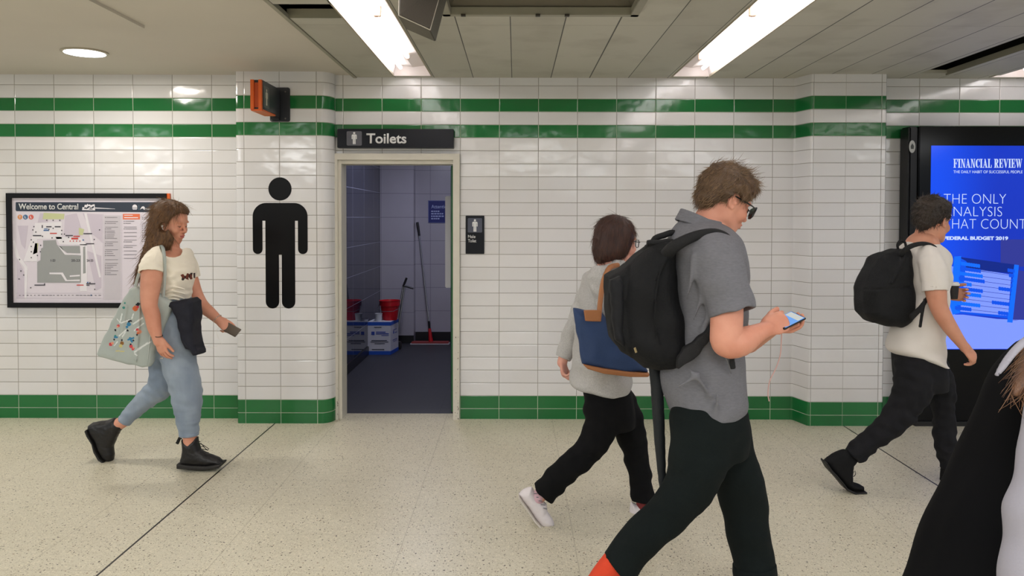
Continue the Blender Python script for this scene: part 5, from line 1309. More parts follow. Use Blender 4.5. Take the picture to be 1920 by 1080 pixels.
    def st(a, b, c, d, w_): 
        nx, ny = -(d - b), c - a; l_ = math.hypot(nx, ny); nx *= w_ / l_; ny *= w_ / l_; return q7([(a + nx, b + ny), (c + nx, d + ny), (c - nx, d - ny), (a - nx, b - ny)])
    def di(a, b, r): return q7([(a + r * math.cos(t / 6 * math.pi), b + r * math.sin(t / 6 * math.pi)) for t in range(12)])
    pr = [(1, st(225, 520, 310, 490, 6)), (1, st(220, 520, 240, 430, 5)), (1, st(340, 530, 430, 470, 7)), (1, st(350, 590, 440, 520, 6)), (1, st(210, 640, 280, 580, 6)), (1, st(350, 790, 480, 700, 8)), (1, st(380, 760, 510, 690, 6)), (1, st(165, 730, 200, 690, 5)),
          (1, st(330, 480, 345, 430, 5)), (1, st(270, 600, 240, 650, 6)), (1, st(355, 800, 380, 820, 6)), (1, st(190, 480, 230, 520, 4)), (2, di(265, 335, 9)), (2, di(255, 378, 12)), (2, di(178, 640, 12)), (3, di(362, 385, 26)), (6, di(385, 370, 14)), (4, di(388, 345, 16)), (4, st(365, 352, 405, 338, 7)),
          (6, di(205, 545, 14)), (7, di(198, 553, 10)), (4, di(178, 585, 10)), (4, st(295, 505, 330, 498, 8)), (5, di(302, 530, 20)), (5, di(285, 555, 13)), (4, di(290, 588, 11)), (6, di(380, 580, 14)), (7, di(400, 600, 20)), (3, di(385, 612, 12)), (4, di(378, 628, 9)),
          (5, st(290, 675, 350, 655, 8)), (5, st(310, 650, 335, 700, 9)), (5, st(165, 650, 200, 650, 9)), (4, di(168, 672, 9)), (6, di(135, 715, 17)), (7, di(150, 705, 13)), (9, di(238, 705, 19)), (8, di(228, 730, 17)), (4, di(238, 676, 9)), (6, di(322, 735, 17)), (6, di(340, 755, 15)), (7, di(345, 748, 9)), (4, di(318, 715, 8)), (8, st(180, 775, 260, 780, 5)), (4, di(345, 680, 8))]
    F = fpx(175, 525, 335, 700, Y1 - .19, -.10, .10, .0034)
    F.poly(PL(Y1 - .19, [(187.5, 662), (192, 651), (206, 616), (231, 567), (245, 541), (258, 536), (275, 541), (300, 553), (325, 571), (312, 602), (298, 640), (289, 658), (287.5, 678), (281, 688), (268, 689.5), (249, 683), (220, 675), (191, 668.5)]), Y1 - .19, .042, .018, amp=.0035, f=26, seed=4, pillow=.4, tilt=.10, x_ref=P(255, 600, Y1 - .19).x)
    for a, b, c, d in ((262, 545, 254, 680), (285, 560, 276, 684), (238, 575, 214, 668), (296, 570, 292, 640)):
        F.tube([(P(a, b, Y1 - .232), .003), (P((a + c) / 2 + 2, (b + d) / 2, Y1 - .236), .006), (P(c, d, Y1 - .232), .003)], k=.018, op='add')
    def pick(C, n):
        x, y = px_of(C); r = np.zeros(len(C), int); near = n[:, 1] < .2
        for k_, p in pr: r[inpoly(x, y, p) & near] = k_
        return r
    F.mesh('bag_body', mats, tb, pick)
    F = fpx(235, 455, 330, 580, Y1 - .15, -.12, .14, .0034)
    F.tube(L(Y1, [(253, 542, -.20, 3.2, .4), (262, 510, -.19, 3.2, .5), (282, 480, -.16, 3.2, 1), (300, 463, -.11, 3.2, 1), (306, 468, -.15, 3.2), (309, 490, -.19, 3.0, .5), (309, 520, -.185, 3.0, .5), (306, 556, -.19, 3.0, .5)]), k=0)
    F.mesh('strap', MTO, tb)
    F = fpx(238, 455, 335, 585, Y1 - .05, -.12, .14, .0034)
    F.tube(L(Y1, [(263, 540, -.15, 3.0, .5), (270, 510, -.14, 3.0, .5), (288, 478, -.12, 3.0, 1), (302, 463, -.08, 3.0, 1)]), k=0)
    F.mesh('strap', MTO, tb)
build_w1()
# ------------------------------------------------------------- man in front with the big backpack
SK2 = skin_mat('skin_fair_pink', (222, 160, 136), (208, 140, 116)); Y2 = 3.14
def build_man_front():
    e = empty('person', tuple(P(1330, 1110, Y2).xy) + (0,), 'tall man in grey short-sleeved shirt and sunglasses looking down at his phone', 'person')
    H = head_frame(1361, 376, Y2, 25, 16, 0, .97)
    F = fpx(1080, 330, 1530, 1180, Y2, -.38, .36, .0062, fx=[xr_(1290, 1415, Y2, .0034), xr_(1428, 1490, Y2 - .15, .0034)], fz=[zr(330, 455, Y2, .0034), zr(570, 650, Y2 - .15, .0034)], fy=[(Y2 - .11, Y2 + .11, .004), (Y2 - .2, Y2 - .11, .0046)])
    head_sdf(F, H, True)
    limb(F, Y2, [(1345, 392, 0, 30), (1331, 412, 0, 29), (1322, 432, 0, 31), (1316, 455, 0, 50, 1.4)], k=.03)
    F.slices(SL(Y2, [(440, 1285, 1350, 0, .10), (462, 1275, 1358, 0, .16), (500, 1272, 1372, 0, .18), (560, 1268, 1374, 0, .17), (640, 1262, 1375, 0, .15), (700, 1258, 1375, 0, .15), (760, 1268, 1384, 0, .16), (820, 1272, 1385, 0, .15)]), k=.03)
    limb(F, Y2, [(1338, 478, -.16, 40), (1352, 530, -.22, 37), (1362, 580, -.25, 31), (1362, 615, -.265, 30), (1363, 641, -.27, 29.5), (1386, 641, -.26, 28), (1410, 630, -.24, 20.5), (1426, 622, -.225, 16.5), (1438, 617, -.215, 15)], k=.02)
    w = P(1437, 616, Y2 - .215); hand_sdf(F, w, Vector((.92, .28, .34)), Vector((-.20, -.90, .25)), 1.02, side=-1, thumb=26, curls=[(38, 60, 40), (52, 70, 40), (60, 74, 40), (66, 76, 40)], spread=3)
    limb(F, Y2, [(1338, 486, .15, 33), (1354, 540, .20, 31), (1375, 610, .20, 27), (1392, 640, .14, 25), (1425, 628, .04, 18), (1447, 616, -.04, 14)], k=.02)
    w = P(1447, 615, Y2 - .05); hand_sdf(F, w, Vector((.85, -.30, .05)), Vector((-.10, .25, -.95)), .98, side=-1, thumb=30, curls=[(25, 30, 25), (30, 40, 25), (36, 44, 25), (40, 46, 25)], spread=3)
    limb(F, Y2, [(1315, 800, -.09, 48), (1285, 925, -.1, 36), (1210, 1003, -.1, 26), (1150, 1062, -.1, 19), (1122, 1092, -.1, 19), (1120, 1130, -.1, 18)], k=.03)
    limb(F, Y2, [(1350, 810, .09, 46), (1385, 900, .1, 35), (1402, 990, .1, 27), (1414, 1060, .1, 20), (1420, 1085, .1, 19), (1440, 1100, .1, 17)], k=.03)
    ML_ = mat('lip_pink', (196, 116, 104), .45); lipc = np.array(HP(H, .103, 0, -.073)); R = np.array(H[1])
    def pick(C, n):
        q = (C - lipc) @ R
        return ((np.abs(q[:, 0]) < .014) & (np.abs(q[:, 1]) < .022) & (np.abs(q[:, 2]) < .010 * (1 - (q[:, 1] / .03) ** 2))).astype(int)
    F.mesh('body', [SK2, ML_], e, pick)
    # sunglasses
    MG = mat('sunglass_black', (12, 12, 14), .25); MLn = mat('sunglass_lens', (8, 9, 11), .2, spec=.3)
    sg = None; gy, gz, gx = .058, -.002, .108
    sg = MB()
    for s_ in (-1, 1):
        sg.tube([HP(H, -.015, .083 * s_, .012), HP(H, .03, .085 * s_, .010), HP(H, .075, .082 * s_, .009), HP(H, .100, .074 * s_, .008)], [(.0045, .002)] * 4, 8)
        lp = [(.010, .018), (.040, .020), (.074, .017), (.074, .006), (.064, -.020), (.046, -.027), (.026, -.025), (.014, -.010)]
        pts = [HP(H, gx + .012 - .30 * abs(a - .01) ** 1.0 * .9, a * s_, b - .004) for a, b in lp]
        sg.tube(pts + [pts[0]], .0034, 8)
    sg.tube([HP(H, .118, -.012, .008), HP(H, .121, 0, .009), HP(H, .118, .012, .008)], .003, 8)
    so = sg.build('sunglasses', MG, e, True)
    for s_ in (-1, 1):
        pts = [HP(H, gx + .010 - .27 * abs(a - .01), a * s_, b - .004) for a, b in [(.010, .018), (.040, .020), (.074, .017), (.074, .006), (.064, -.020), (.046, -.027), (.026, -.025), (.014, -.010)]]
        pts2 = [p - H[1] @ Vector((.002, 0, 0)) for p in pts]; n = len(pts)
        MB().add(pts + pts2, [tuple(range(n)), tuple(range(2 * n - 1, n - 1, -1))] + [(i, i + n, (i + 1) % n + n, (i + 1) % n) for i in range(n)]).build('lens', MLn, so)
    # shirt
    MS = mat('shirt_grey', (112, 112, 118), .9, var=.10, vscale=60, stretch=(1, 1, 3), bump=.3, bscale=420)
    F = fpx(1225, 395, 1425, 795, Y2, -.36, .32, .0052)
    F.slices(SL(Y2, [(411, 1282, 1345, 0, .075), (422, 1268, 1362, 0, .12), (436, 1256, 1376, 0, .18), (456, 1250, 1390, 0, .215), (490, 1252, 1398, 0, .225), (540, 1258, 1400, 0, .215), (600, 1258, 1395, 0, .195), (660, 1242, 1393, 0, .185), (720, 1238, 1396, 0, .188), (750, 1247, 1398, 0, .19), (770, 1255, 1392, 0, .188), (782, 1268, 1378, 0, .18), (788, 1295, 1352, 0, .15)]), amp=.0042, f=17, seed=5)
    F.tube(L(Y2, [(1325, 466, -.14, 40), (1342, 490, -.19, 45), (1358, 530, -.225, 45), (1367, 560, -.245, 44), (1374, 586, -.26, 43)]), k=.03, flat1=True, amp=.004, f=22, seed=1)
    F.tube(L(Y2, [(1335, 470, .14, 38), (1350, 520, .2, 42), (1366, 585, .23, 40)]), k=.03, flat1=True)
    for a, b, c, d, r in ((1340, 470, 1300, 600, 3.4), (1352, 500, 1318, 620, 3), (1300, 480, 1288, 560, 3.2), (1375, 520, 1345, 560, 3), (1290, 690, 1330, 740, 3), (1345, 640, 1372, 700, 3.2), (1310, 700, 1262, 730, 3), (1345, 735, 1340, 775, 2.6)):
        yy = -.205
        F.tube(L(Y2, [(a, b, yy - .012, r * .4), ((a + c) / 2 + 3, (b + d) / 2, yy - .008, r), (c, d, yy + .016, r * .4)]), k=.03, op='add')
    F.tube(L(Y2, [(1374, 580, -.262, 35), (1379, 606, -.265, 36)]), k=.002, op='sub')
    F.tube([(P(1340, 385, Y2), .072, 1.0), (P(1324, 420, Y2), .074, 1.05)], k=.004, op='sub')
    sh = F.mesh('shirt', MS, e)
    F = fpx(1255, 390, 1380, 460, Y2, -.16, .16, .0034)
    ring = []
    for i in range(21):
        a = 2 * math.pi * i / 20; ring.append((math.cos(a), math.sin(a)))
    c0 = P(1318, 421, Y2); 
    def rp(ca, sa, up, k_): return (c0 + Vector((.098 * ca * k_, .090 * sa * k_, -.030 * ca + .004 - .012 * (1 - abs(ca)) + up)), .0055)
    for up, k_ in ((.026, .90), (.017, .95), (.008, 1.0), (-.001, 1.05), (-.010, 1.10)):
        F.tube([rp(ca, sa, up, k_) for ca, sa in ring], k=.004, sub=1)
    F.mesh('collar', MS, e)
    # trousers
    MTR = mat('trousers_black_green', (15, 22, 22), .9, var=.15, vscale=5, bump=.3, bscale=300, spec=.2)
    F = fpx(1105, 735, 1475, 1110, Y2, -.28, .28, .0062)
    F.slices(SL(Y2, [(742, 1262, 1392, 0, .165), (775, 1262, 1400, 0, .175), (815, 1258, 1403, 0, .175), (850, 1262, 1400, 0, .15)]), amp=.002, f=30)
    limb(F, Y2, [(1318, 790, -.08, 60), (1312, 850, -.1, 57), (1292, 912, -.1, 48), (1256, 960, -.1, 41), (1208, 1004, -.1, 37), (1162, 1062, -.1, 37)], k=.03, flat1=True, amp=.0045, f=15, seed=2)
    limb(F, Y2, [(1348, 795, .09, 56), (1362, 850, .1, 51), (1388, 905, .1, 46), (1402, 990, .1, 41), (1413, 1050, .1, 38), (1417, 1092, .1, 39)], k=.03, flat1=True, amp=.0045, f=15, seed=4)
    F.mesh('trousers', MTR, e)
    F = fpx(1365, 1045, 1465, 1100, Y2 + .1, -.12, .12, .005); F.tube(L(Y2 + .1, [(1413.5, 1057, 0, 40), (1417, 1094, 0, 41)]), k=0, flat0=True, flat1=True, amp=.002, f=40); F.mesh('trouser_cuff', MTR, e)
    MSO_ = mat('sock_red_orange', (214, 66, 34), .85, bump=.3, bscale=200)
    F = fpx(1085, 1040, 1185, 1150, Y2 - .1, -.1, .1, .0045); limb(F, Y2 - .1, [(1158, 1052, 0, 27), (1134, 1078, 0, 24), (1118, 1104, 0, 23), (1116, 1135, 0, 22)], k=0); F.mesh('sock', MSO_, e)
    F = fpx(1390, 1060, 1450, 1130, Y2 + .1, -.1, .1, .0045); limb(F, Y2 + .1, [(1418, 1070, 0, 24), (1422, 1100, 0, 23)], k=0); F.mesh('sock', MSO_, e)
    MSH = mat('shoe_dark_brown', (34, 26, 22), .4)
    shoe('shoe', e, Y2, -.1, [(1082, 1096), (1100, 1088), (1140, 1100), (1138, 1122), (1146, 1142), (1160, 1156), (1158, 1166), (1128, 1166), (1104, 1148), (1086, 1122), (1078, 1106)], .05, MSH, h=.005)
    shoe('shoe', e, Y2, .1, [(1388, 1082), (1448, 1082), (1462, 1092), (1500, 1100), (1512, 1110), (1508, 1118), (1386, 1118), (1384, 1100)], .05, MSH, h=.005)
    # hair: cap plus many tousled locks
    MHA = mat('hair_sandy_dark', (66, 48, 34), .6, rgb2=(98, 74, 52), vscale=22, bump=.5, bscale=150); MHL = mat('hair_sandy_lock', (84, 64, 46), .5, rgb2=(142, 112, 80), vscale=16)
    o_, R, s_ = H
    F = fpx(1285, 285, 1440, 420, Y2, -.14, .14, .0038)
    F.ell(HP(H, -.022, 0, .052), (.114, .088, .098), R, 0)
    F.ell(HP(H, .045, 0, .088), (.066, .066, .046), R, .03)
    F.ell(HP(H, -.085, 0, .000), (.050, .066, .075), R, .03)
    F.ell(HP(H, -.010, -.060, .03), (.070, .030, .05), R, .02); F.ell(HP(H, -.010, .060, .03), (.070, .030, .05), R, .02)
    F.ell(HP(H, .118, 0, -.005), (.070, .10, .072), R, .010, 'sub')
    for sg_ in (-1, 1):
        F.ell(HP(H, -.002, .088 * sg_, -.012), (.036, .030, .036), R, .006, 'sub'); F.ell(HP(H, .045, .08 * sg_, -.035), (.05, .03, .05), R, .01, 'sub')
    F.tube([(HP(H, -.02, 0, -.135), .06), (HP(H, .03, 0, -.125), .06)], k=.01, op='sub')
    F.noise(.003, 60); F.noise(.0015, 160, 3)
    hr = F.mesh('hair', MHA, e)
    up = np.array(H[1] @ Vector((0, 0, 1))); fw = np.array(H[1] @ Vector((1, 0, 0))); oc = np.array(o_)
    def flow(p):
        q = (p - oc) @ R_; top = np.clip((q[:, 2] - .07) / .05, 0, 1)[:, None]; front = np.clip(q[:, 0] / .08, 0, 1)[:, None]
        return top * (fw * (.5 + .6 * front) + up * .4) + (1 - top) * (-up * .8 - fw * .35)
    R_ = np.array(H[1])
    lk = locks('hair', hr, 2800, flow, .032, .0011, MHL, .14, .16, 5, gw=0); join_into(hr, lk)
    kp = lambda c: ((c - oc) @ R_)[:, 2] > .105
    lk = locks('hair', hr, 260, lambda p: fw * .5 + up * .6 + 0 * p, .042, .0010, MHL, .2, .28, 9, keep=kp, gw=0); join_into(hr, lk)
    # phone and cable
    ph = empty('phone', tuple(P(1480, 600, Y2 - .17)), 'phone with a lit blue screen held by the man in grey shirt', 'phone')
    c = P(1478, 601, Y2 - .165); d1 = (P(1501, 590, Y2 - .12) - P(1463, 609, Y2 - .19)).normalized(); nn = Vector((-.18, -.50, .85)); nn = (nn - d1 * d1.dot(nn)).normalized(); d2 = nn.cross(d1)
    RM = Matrix((d1, d2, nn)).transposed()
    F = Field(c - Vector((.12, .12, .12)), c + Vector((.12, .12, .12)), .0026); F.box(c, (.068, .034, .0045), RM, .004); F.mesh('phone_body', mat('phone_black', (20, 20, 24), .3), ph)
    def qd(a0, a1, b0, b1, h): return [c + d1 * a + d2 * b + nn * h for a, b in ((a0, b0), (a1, b0), (a1, b1), (a0, b1))]
    MB().hexa(qd(-.060, .060, -.031, .031, .0056) + qd(-.060, .060, -.031, .031, .0046)).build('phone_screen', mat('phone_screen_blue', (20, 30, 60), .15, emit=.85, emit_rgb=(110, 165, 235)), ph)
    MB().hexa(qd(.020, .056, -.028, .028, .0060) + qd(.020, .056, -.028, .028, .0056)).build('screen_header', mat('phone_screen_pale', (60, 60, 60), .15, emit=.7, emit_rgb=(214, 218, 214)), ph)
    MB().tube([tuple(q) for q in catmull([P(1466, 618, Y2 - .18), P(1465, 640, Y2 - .17), P(1463, 665, Y2 - .16), P(1455, 690, Y2 - .15), P(1443, 715, Y2 - .14), P(1440, 738, Y2 - .13), P(1442, 752, Y2 - .12)], 5)], .0022, 8).build('cable', mat('cable_pink', (206, 164, 158), .5), ph, True)
    # backpack
    bp = empty('backpack', tuple(P(1215, 698, Y2)), 'large black backpack on the back of the man in the grey shirt', 'backpack')
    MB_ = mat('pack_black', (12, 13, 16), .75, bump=.5, bscale=90, spec=.3); MB2 = mat('pack_black_panel', (20, 21, 25), .7, bump=.4, bscale=120, spec=.3); MW = mat('pack_webbing', (14, 14, 17), .8, bump=.4, bscale=300)
    F = fpx(1120, 430, 1330, 715, Y2, -.24, .24, .0056)
    F.poly(PL(Y2 - .05, [(1262, 452), (1240, 452), (1218, 461), (1196, 478), (1176, 500), (1160, 524), (1155, 560), (1158, 600), (1166, 640), (1184, 668), (1205, 689), (1232, 696), (1262, 690), (1284, 676), (1292, 655), (1286, 634), (1281, 590), (1268, 540), (1264, 500), (1266, 470)]), Y2, .175, .07, amp=.0045, f=16, seed=6, pillow=.25)
    F.poly(PL(Y2 - .05, [(1176, 498), (1158, 510), (1140, 520), (1138, 545), (1141, 600), (1148, 638), (1162, 656), (1182, 668), (1190, 640), (1180, 560), (1182, 520)]), Y2, .145, .04, k=.012, amp=.003, f=24, pillow=.2)
    F.tube(L(Y2, [(1182, 508, -.14, 2.2), (1173, 560, -.155, 2.4), (1174, 620, -.155, 2.2), (1190, 662, -.14, 2)]), k=.008, op='sub')
    F.tube(L(Y2, [(1255, 470, -.155, 2), (1235, 520, -.18, 2.4), (1228, 600, -.185, 2.2), (1240, 670, -.165, 2)]), k=.010, op='add')
    F.mesh('pack_body', MB_, bp)
    F = fpx(1136, 500, 1180, 655, Y2, -.2, .05, .0045)
    F.poly(PL(Y2 - .1, [(1142, 524), (1160, 516), (1168, 535), (1166, 600), (1168, 648), (1152, 636), (1146, 600)]), Y2 - .10, .052, .02, amp=.002, f=40)
    F.mesh('front_pocket', MB2, bp)
    F = fpx(1215, 425, 1290, 480, Y2, -.12, .12, .0036)
    F.tube(L(Y2, [(1222, 460, -.04, 5.5), (1228, 447, -.04, 5.5), (1245, 441, -.03, 6), (1262, 436, -.03, 5.5), (1270, 447, -.03, 5)]), k=.0)
    F.tube(L(Y2, [(1202, 466, -.05, 5), (1215, 455, -.07, 5), (1235, 455, -.08, 5.5), (1258, 452, -.08, 5), (1272, 460, -.10, 4)]), k=.0)
    F.tube(L(Y2, [(1200, 470, .02, 4), (1218, 462, -.04, 6), (1240, 462, -.05, 6)]), k=0)
    F.mesh('carry_handle', MW, bp)
    F = fpx(1235, 415, 1405, 620, Y2, -.34, .0, .0046)
    F.tube(L(Y2, [(1246, 482, -.12, 13, .55), (1262, 464, -.19, 12, .6), (1288, 449, -.205, 10.5, .6), (1315, 439, -.196, 9, .7), (1340, 436, -.182, 8, .8), (1360, 443, -.175, 7.5, 1), (1374, 458, -.170, 6, 1.4), (1386, 490, -.14, 5, 2), (1392, 540, -.14, 5, 2)]), k=0)
    F.mesh('shoulder_strap', MW, bp)
    F = fpx(1270, 595, 1400, 705, Y2, -.36, -.05, .0042)
    F.poly(PL(Y2 - .2, [(1279, 652), (1305, 634), (1332, 608), (1336, 622), (1322, 646), (1300, 672), (1270, 690), (1268, 668)]), Y2 - .205, .018, .008, amp=.002, f=40)
    F.tube(L(Y2, [(1371, 652, -.21, 4.5, .5), (1372, 672, -.215, 5.5, .5), (1375, 692, -.215, 5.5, .5)]), k=0, flat1=True)
    F.mesh('side_strap', MW, bp)
    MB().tube([P(1190, 652, Y2 - .18), P(1193, 661, Y2 - .18)], [(.006, .003)] * 2, 8).build('logo_tab', mat('tab_tan', (150, 132, 92), .6), bp)
    # long dark thing hanging below the pack
    MU = mat('umbrella_cloth', (13, 19, 24), .7, bump=.3, bscale=120)
    u = empty('umbrella', tuple(P(1236, 820, Y2 + .02)), 'long folded black umbrella hanging straight down from under the black backpack', 'umbrella')
    F = fpx(1205, 680, 1262, 935, Y2 + .02, -.05, .05, .0036)
    F.tube(L(Y2 + .02, [(1226, 690, 0, 10), (1231, 720, 0, 11.5), (1235, 790, 0, 11), (1239, 860, 0, 9), (1243, 915, 0, 6.5)]), k=0, amp=.0006, f=60); F.mesh('folded_canopy', MU, u)
    MB().tube([P(1222, 680, Y2 + .02), P(1226, 694, Y2 + .02)], .006, 8).build('handle', MW, u); MB().tube([P(1242.5, 905, Y2 + .02), P(1244, 930, Y2 + .02)], [.005, .003], 8).build('tip', mat('dark_steel', (70, 70, 76), .3, metal=.8), u)
build_man_front()
# ------------------------------------------------------------- woman with blue bag
SK3 = skin_mat('skin_light_rose', (226, 172, 154), (212, 150, 134)); Y3 = 4.06
def build_w2():
    Y = Y3
    e = empty('person', tuple(PZ(1110, 985, 0).xy) + (0,), 'woman with short dark bob, pale grey cardigan and black trousers, half hidden by the backpack', 'person')
    H = head_frame(1157, 453, Y, 4, 24, 0, .97)
    F = fpx(970, 400, 1240, 995, Y, -.34, .34, .0062, fx=[xr_(1120, 1205, Y, .0034), xr_(1035, 1072, Y, .0036)], fz=[zr(405, 500, Y, .0034), zr(672, 715, Y, .0036)], fy=[(Y - .1, Y + .22, .0044)])
    head_sdf(F, H, False)
    limb(F, Y, [(1152, 478, 0, 19), (1150, 495, 0, 18), (1146, 512, 0, 34, 1.4)], k=.02)
    F.slices(SL(Y, [(505, 1122, 1168, 0, .12), (530, 1108, 1164, 0, .16), (600, 1098, 1162, 0, .14), (680, 1092, 1170, 0, .15), (730, 1100, 1172, 0, .13), (775, 1112, 1176, 0, .12)]), k=.03)
    limb(F, Y, [(1120, 530, .16, 16), (1085, 610, .18, 13), (1062, 655, .17, 10), (1054, 680, .16, 9.5)], k=.02)
    w = P(1053.5, 678, Y + .16); hand_sdf(F, w, P(1058, 705, Y + .13) - w, Vector((-.9, .2, -.2)), .9, side=1, curls=[(38, 55, 35)] * 4, thumb=25)
    limb(F, Y, [(1125, 530, -.16, 16), (1142, 600, -.19, 13), (1170, 640, -.2, 11), (1205, 622, -.18, 9.5)], k=.02)
    w = P(1205, 622, Y - .18); hand_sdf(F, w, Vector((1, .1, .3)), Vector((0, -1, .2)), .9, side=-1, curls=[(40, 50, 30)] * 4)
    limb(F, Y, [(1132, 760, -.075, 26), (1124, 806, -.09, 24), (1100, 846, -.09, 20), (1062, 882, -.09, 17), (1018, 925, -.09, 12), (1004, 940, -.09, 12)], k=.02)
    limb(F, Y, [(1160, 760, .075, 26), (1180, 806, .09, 22), (1193, 850, .09, 17), (1204, 920, .09, 13), (1207, 948, .09, 13)], k=.02)
    F.mesh('body', SK3, e)
    MGL = mat('spectacle_black', (20, 18, 20), .3)
    g = MB()
    for s_ in (-1, 1):
        g.tube([HP(H, -.005, .081 * s_, .006), HP(H, .05, .082 * s_, .006), HP(H, .098, .074 * s_, .004)], .0022, 6)
        q = [HP(H, .112 - .35 * max(0, abs(a) - .02), a * s_, b) for a, b in ((.010, .014), (.060, .015), (.068, .006), (.062, -.022), (.030, -.026), (.012, -.018))]; g.tube(q + [q[0]], .0024, 6)
    g.tube([HP(H, .112, -.012, .008), HP(H, .112, .012, .008)], .0022, 6); g.build('spectacles', MGL, e, True)
    MC = mat('cardigan_grey', (184, 182, 180), .95, var=.12, vscale=160, bump=.7, bscale=220)
    F = fpx(1030, 480, 1220, 750, Y, -.34, .32, .0052)
    F.slices(SL(Y, [(487, 1134, 1174, 0, .08), (494, 1124, 1176, 0, .11), (502, 1112, 1174, 0, .155), (520, 1100, 1172, 0, .19), (560, 1090, 1170, 0, .195), (600, 1080, 1173, 0, .185), (650, 1074, 1178, 0, .185), (700, 1070, 1184, 0, .19), (718, 1069, 1184, 0, .19), (727, 1082, 1182, 0, .188), (734, 1125, 1176, 0, .18)]), amp=.0045, f=22, seed=7)
    limb(F, Y, [(1112, 528, .15, 22), (1098, 570, .18, 22), (1080, 612, .185, 20), (1066, 645, .18, 18), (1055, 672, .165, 15.5)], k=.02, flat1=True, amp=.004, f=34, seed=3)
    limb(F, Y, [(1126, 522, -.16, 25), (1138, 560, -.20, 23), (1144, 596, -.21, 20), (1156, 624, -.215, 18), (1180, 634, -.21, 17), (1200, 625, -.19, 15)], k=.02, flat1=True, amp=.005, f=40, seed=9)
    F.tube([(P(1158, 470, Y), .062), (P(1154, 496, Y), .066)], k=.004, op='sub')
    F.mesh('cardigan', MC, e)
    F = fpx(1125, 478, 1190, 510, Y, -.12, .12, .0034)
    ring = [(math.cos(i * math.pi / 9), math.sin(i * math.pi / 9)) for i in range(19)]; c0 = P(1154, 494, Y)
    for up, k_ in ((.012, .93), (.005, 1.0), (-.002, 1.07)): F.tube([(c0 + Vector((.064 * ca * k_, .066 * sa * k_, .010 * -ca + up)), .0045) for ca, sa in ring], k=.003, sub=1)
    F.mesh('collar', MC, e)
    MTB = mat('trousers_black', (12, 12, 14), .9, bump=.2, bscale=200, spec=.2)
    F = fpx(990, 700, 1240, 950, Y, -.25, .25, .0056)
    F.slices(SL(Y, [(705, 1080, 1176, 0, .16), (735, 1093, 1184, 0, .17), (775, 1099, 1190, 0, .17), (800, 1100, 1190, 0, .14)]))
    limb(F, Y, [(1128, 760, -.075, 34), (1127, 800, -.09, 32), (1104, 842, -.09, 27.5), (1065, 878, -.09, 25), (1040, 903, -.09, 24), (1018, 925, -.09, 24)], k=.02, flat1=True, amp=.004, f=30, seed=1)
    limb(F, Y, [(1160, 755, .075, 34), (1178, 800, .09, 31), (1192, 850, .09, 24), (1201, 900, .09, 22), (1206, 937, .09, 22)], k=.02, flat1=True, amp=.004, f=30, seed=5)
    F.mesh('trousers', MTB, e)
    MWH = mat('sneaker_white', (226, 218, 220), .55); MSW = mat('sneaker_sole', (214, 206, 196), .6); MPK = mat('sock_pink', (206, 168, 178), .8)
    def q3(pts): return [(960 + a / 6.62, 880 + b / 6.62) for a, b in pts]
    F = fpx(990, 905, 1045, 965, Y - .09, -.07, .07, .004); limb(F, Y - .09, [(1018, 920, 0, 13), (1008, 934, 0, 12.5), (1004, 946, 0, 12)], k=0); F.mesh('sock', MPK, e)
    o = shoe('sneaker', e, Y, -.09, q3([(85, 300), (130, 250), (200, 222), (245, 215), (262, 240), (300, 320), (360, 370), (430, 430), (440, 520), (490, 590), (524, 660), (520, 700), (440, 722), (370, 700), (290, 610), (200, 470), (120, 370)]), .045, MWH,
             q3([(84, 300), (115, 350), (200, 465), (290, 600), (370, 690), (440, 715), (520, 695), (514, 712), (440, 728), (360, 712), (280, 630), (190, 490), (110, 380), (80, 320)]), MSW,
             [[tuple(q3([(270 + i * 30, 300 + i * 45)])[0]) + (-.045,), tuple(q3([(330 + i * 26, 300 + i * 48)])[0]) + (-.02,)] for i in range(5)], mat('lace_grey', (150, 150, 158), .7))
    F = fpx(1185, 930, 1230, 965, Y + .09, -.07, .07, .004); limb(F, Y + .09, [(1206, 935, 0, 13), (1206, 952, 0, 13)], k=0); F.mesh('sock', mat('sock_red', (120, 40, 40), .8), e)
    shoe('sneaker', e, Y, .09, q3([(1475, 395), (1540, 430), (1640, 440), (1760, 470), (1900, 540), (1960, 570), (1955, 590), (1480, 590), (1455, 560), (1462, 470)]), .045, MWH, q3([(1455, 560), (1960, 565), (1960, 598), (1480, 598), (1455, 585)]), MSW)
    MHD = mat('hair_dark_auburn', (44, 22, 16), .5, rgb2=(70, 38, 26), vscale=16, stretch=(7, 7, 1), bump=.4, bscale=120)
    F = fpx(1102, 400, 1200, 505, Y, -.13, .13, .0036)
    F.poly(PL(Y, [(1152, 409), (1136, 413), (1122, 426), (1113, 444), (1111, 466), (1114, 482), (1121, 494), (1140, 496), (1158, 490), (1172, 482), (1181, 465), (1187, 448), (1188, 432), (1178, 415), (1166, 409)]), Y, .104, .07, pillow=.1)
    F.ell(HP(H, -.020, 0, .044), (.112, .090, .098), H[1], .01)
    F.ell(HP(H, .100, .01, -.04), (.062, .075, .080), H[1], .008, 'sub')
    hr = F.mesh('hair', MHD, e); cr = np.array(HP(H, 0, 0, .125))
    def flow(p): a = p - cr; a /= np.linalg.norm(a, axis=1)[:, None] + 1e-6; t = np.clip((cr[2] - p[:, 2]) / .08, 0, 1)[:, None]; return a * (1 - t) + np.array([0, 0, -1.]) * (t + .2)
    lk = locks('hair', hr, 1300, flow, .055, .0011, mat('hair_auburn_lock', (50, 26, 18), .5, rgb2=(88, 50, 34), vscale=14), .02, .03, 4, gw=.01); join_into(hr, lk)
    # blue shoulder bag
    b = empty('shoulder_bag', tuple(P(1140, 700, Y - .27)), 'large blue shoulder bag with tan leather trim at the side of the cardigan woman', 'bag')
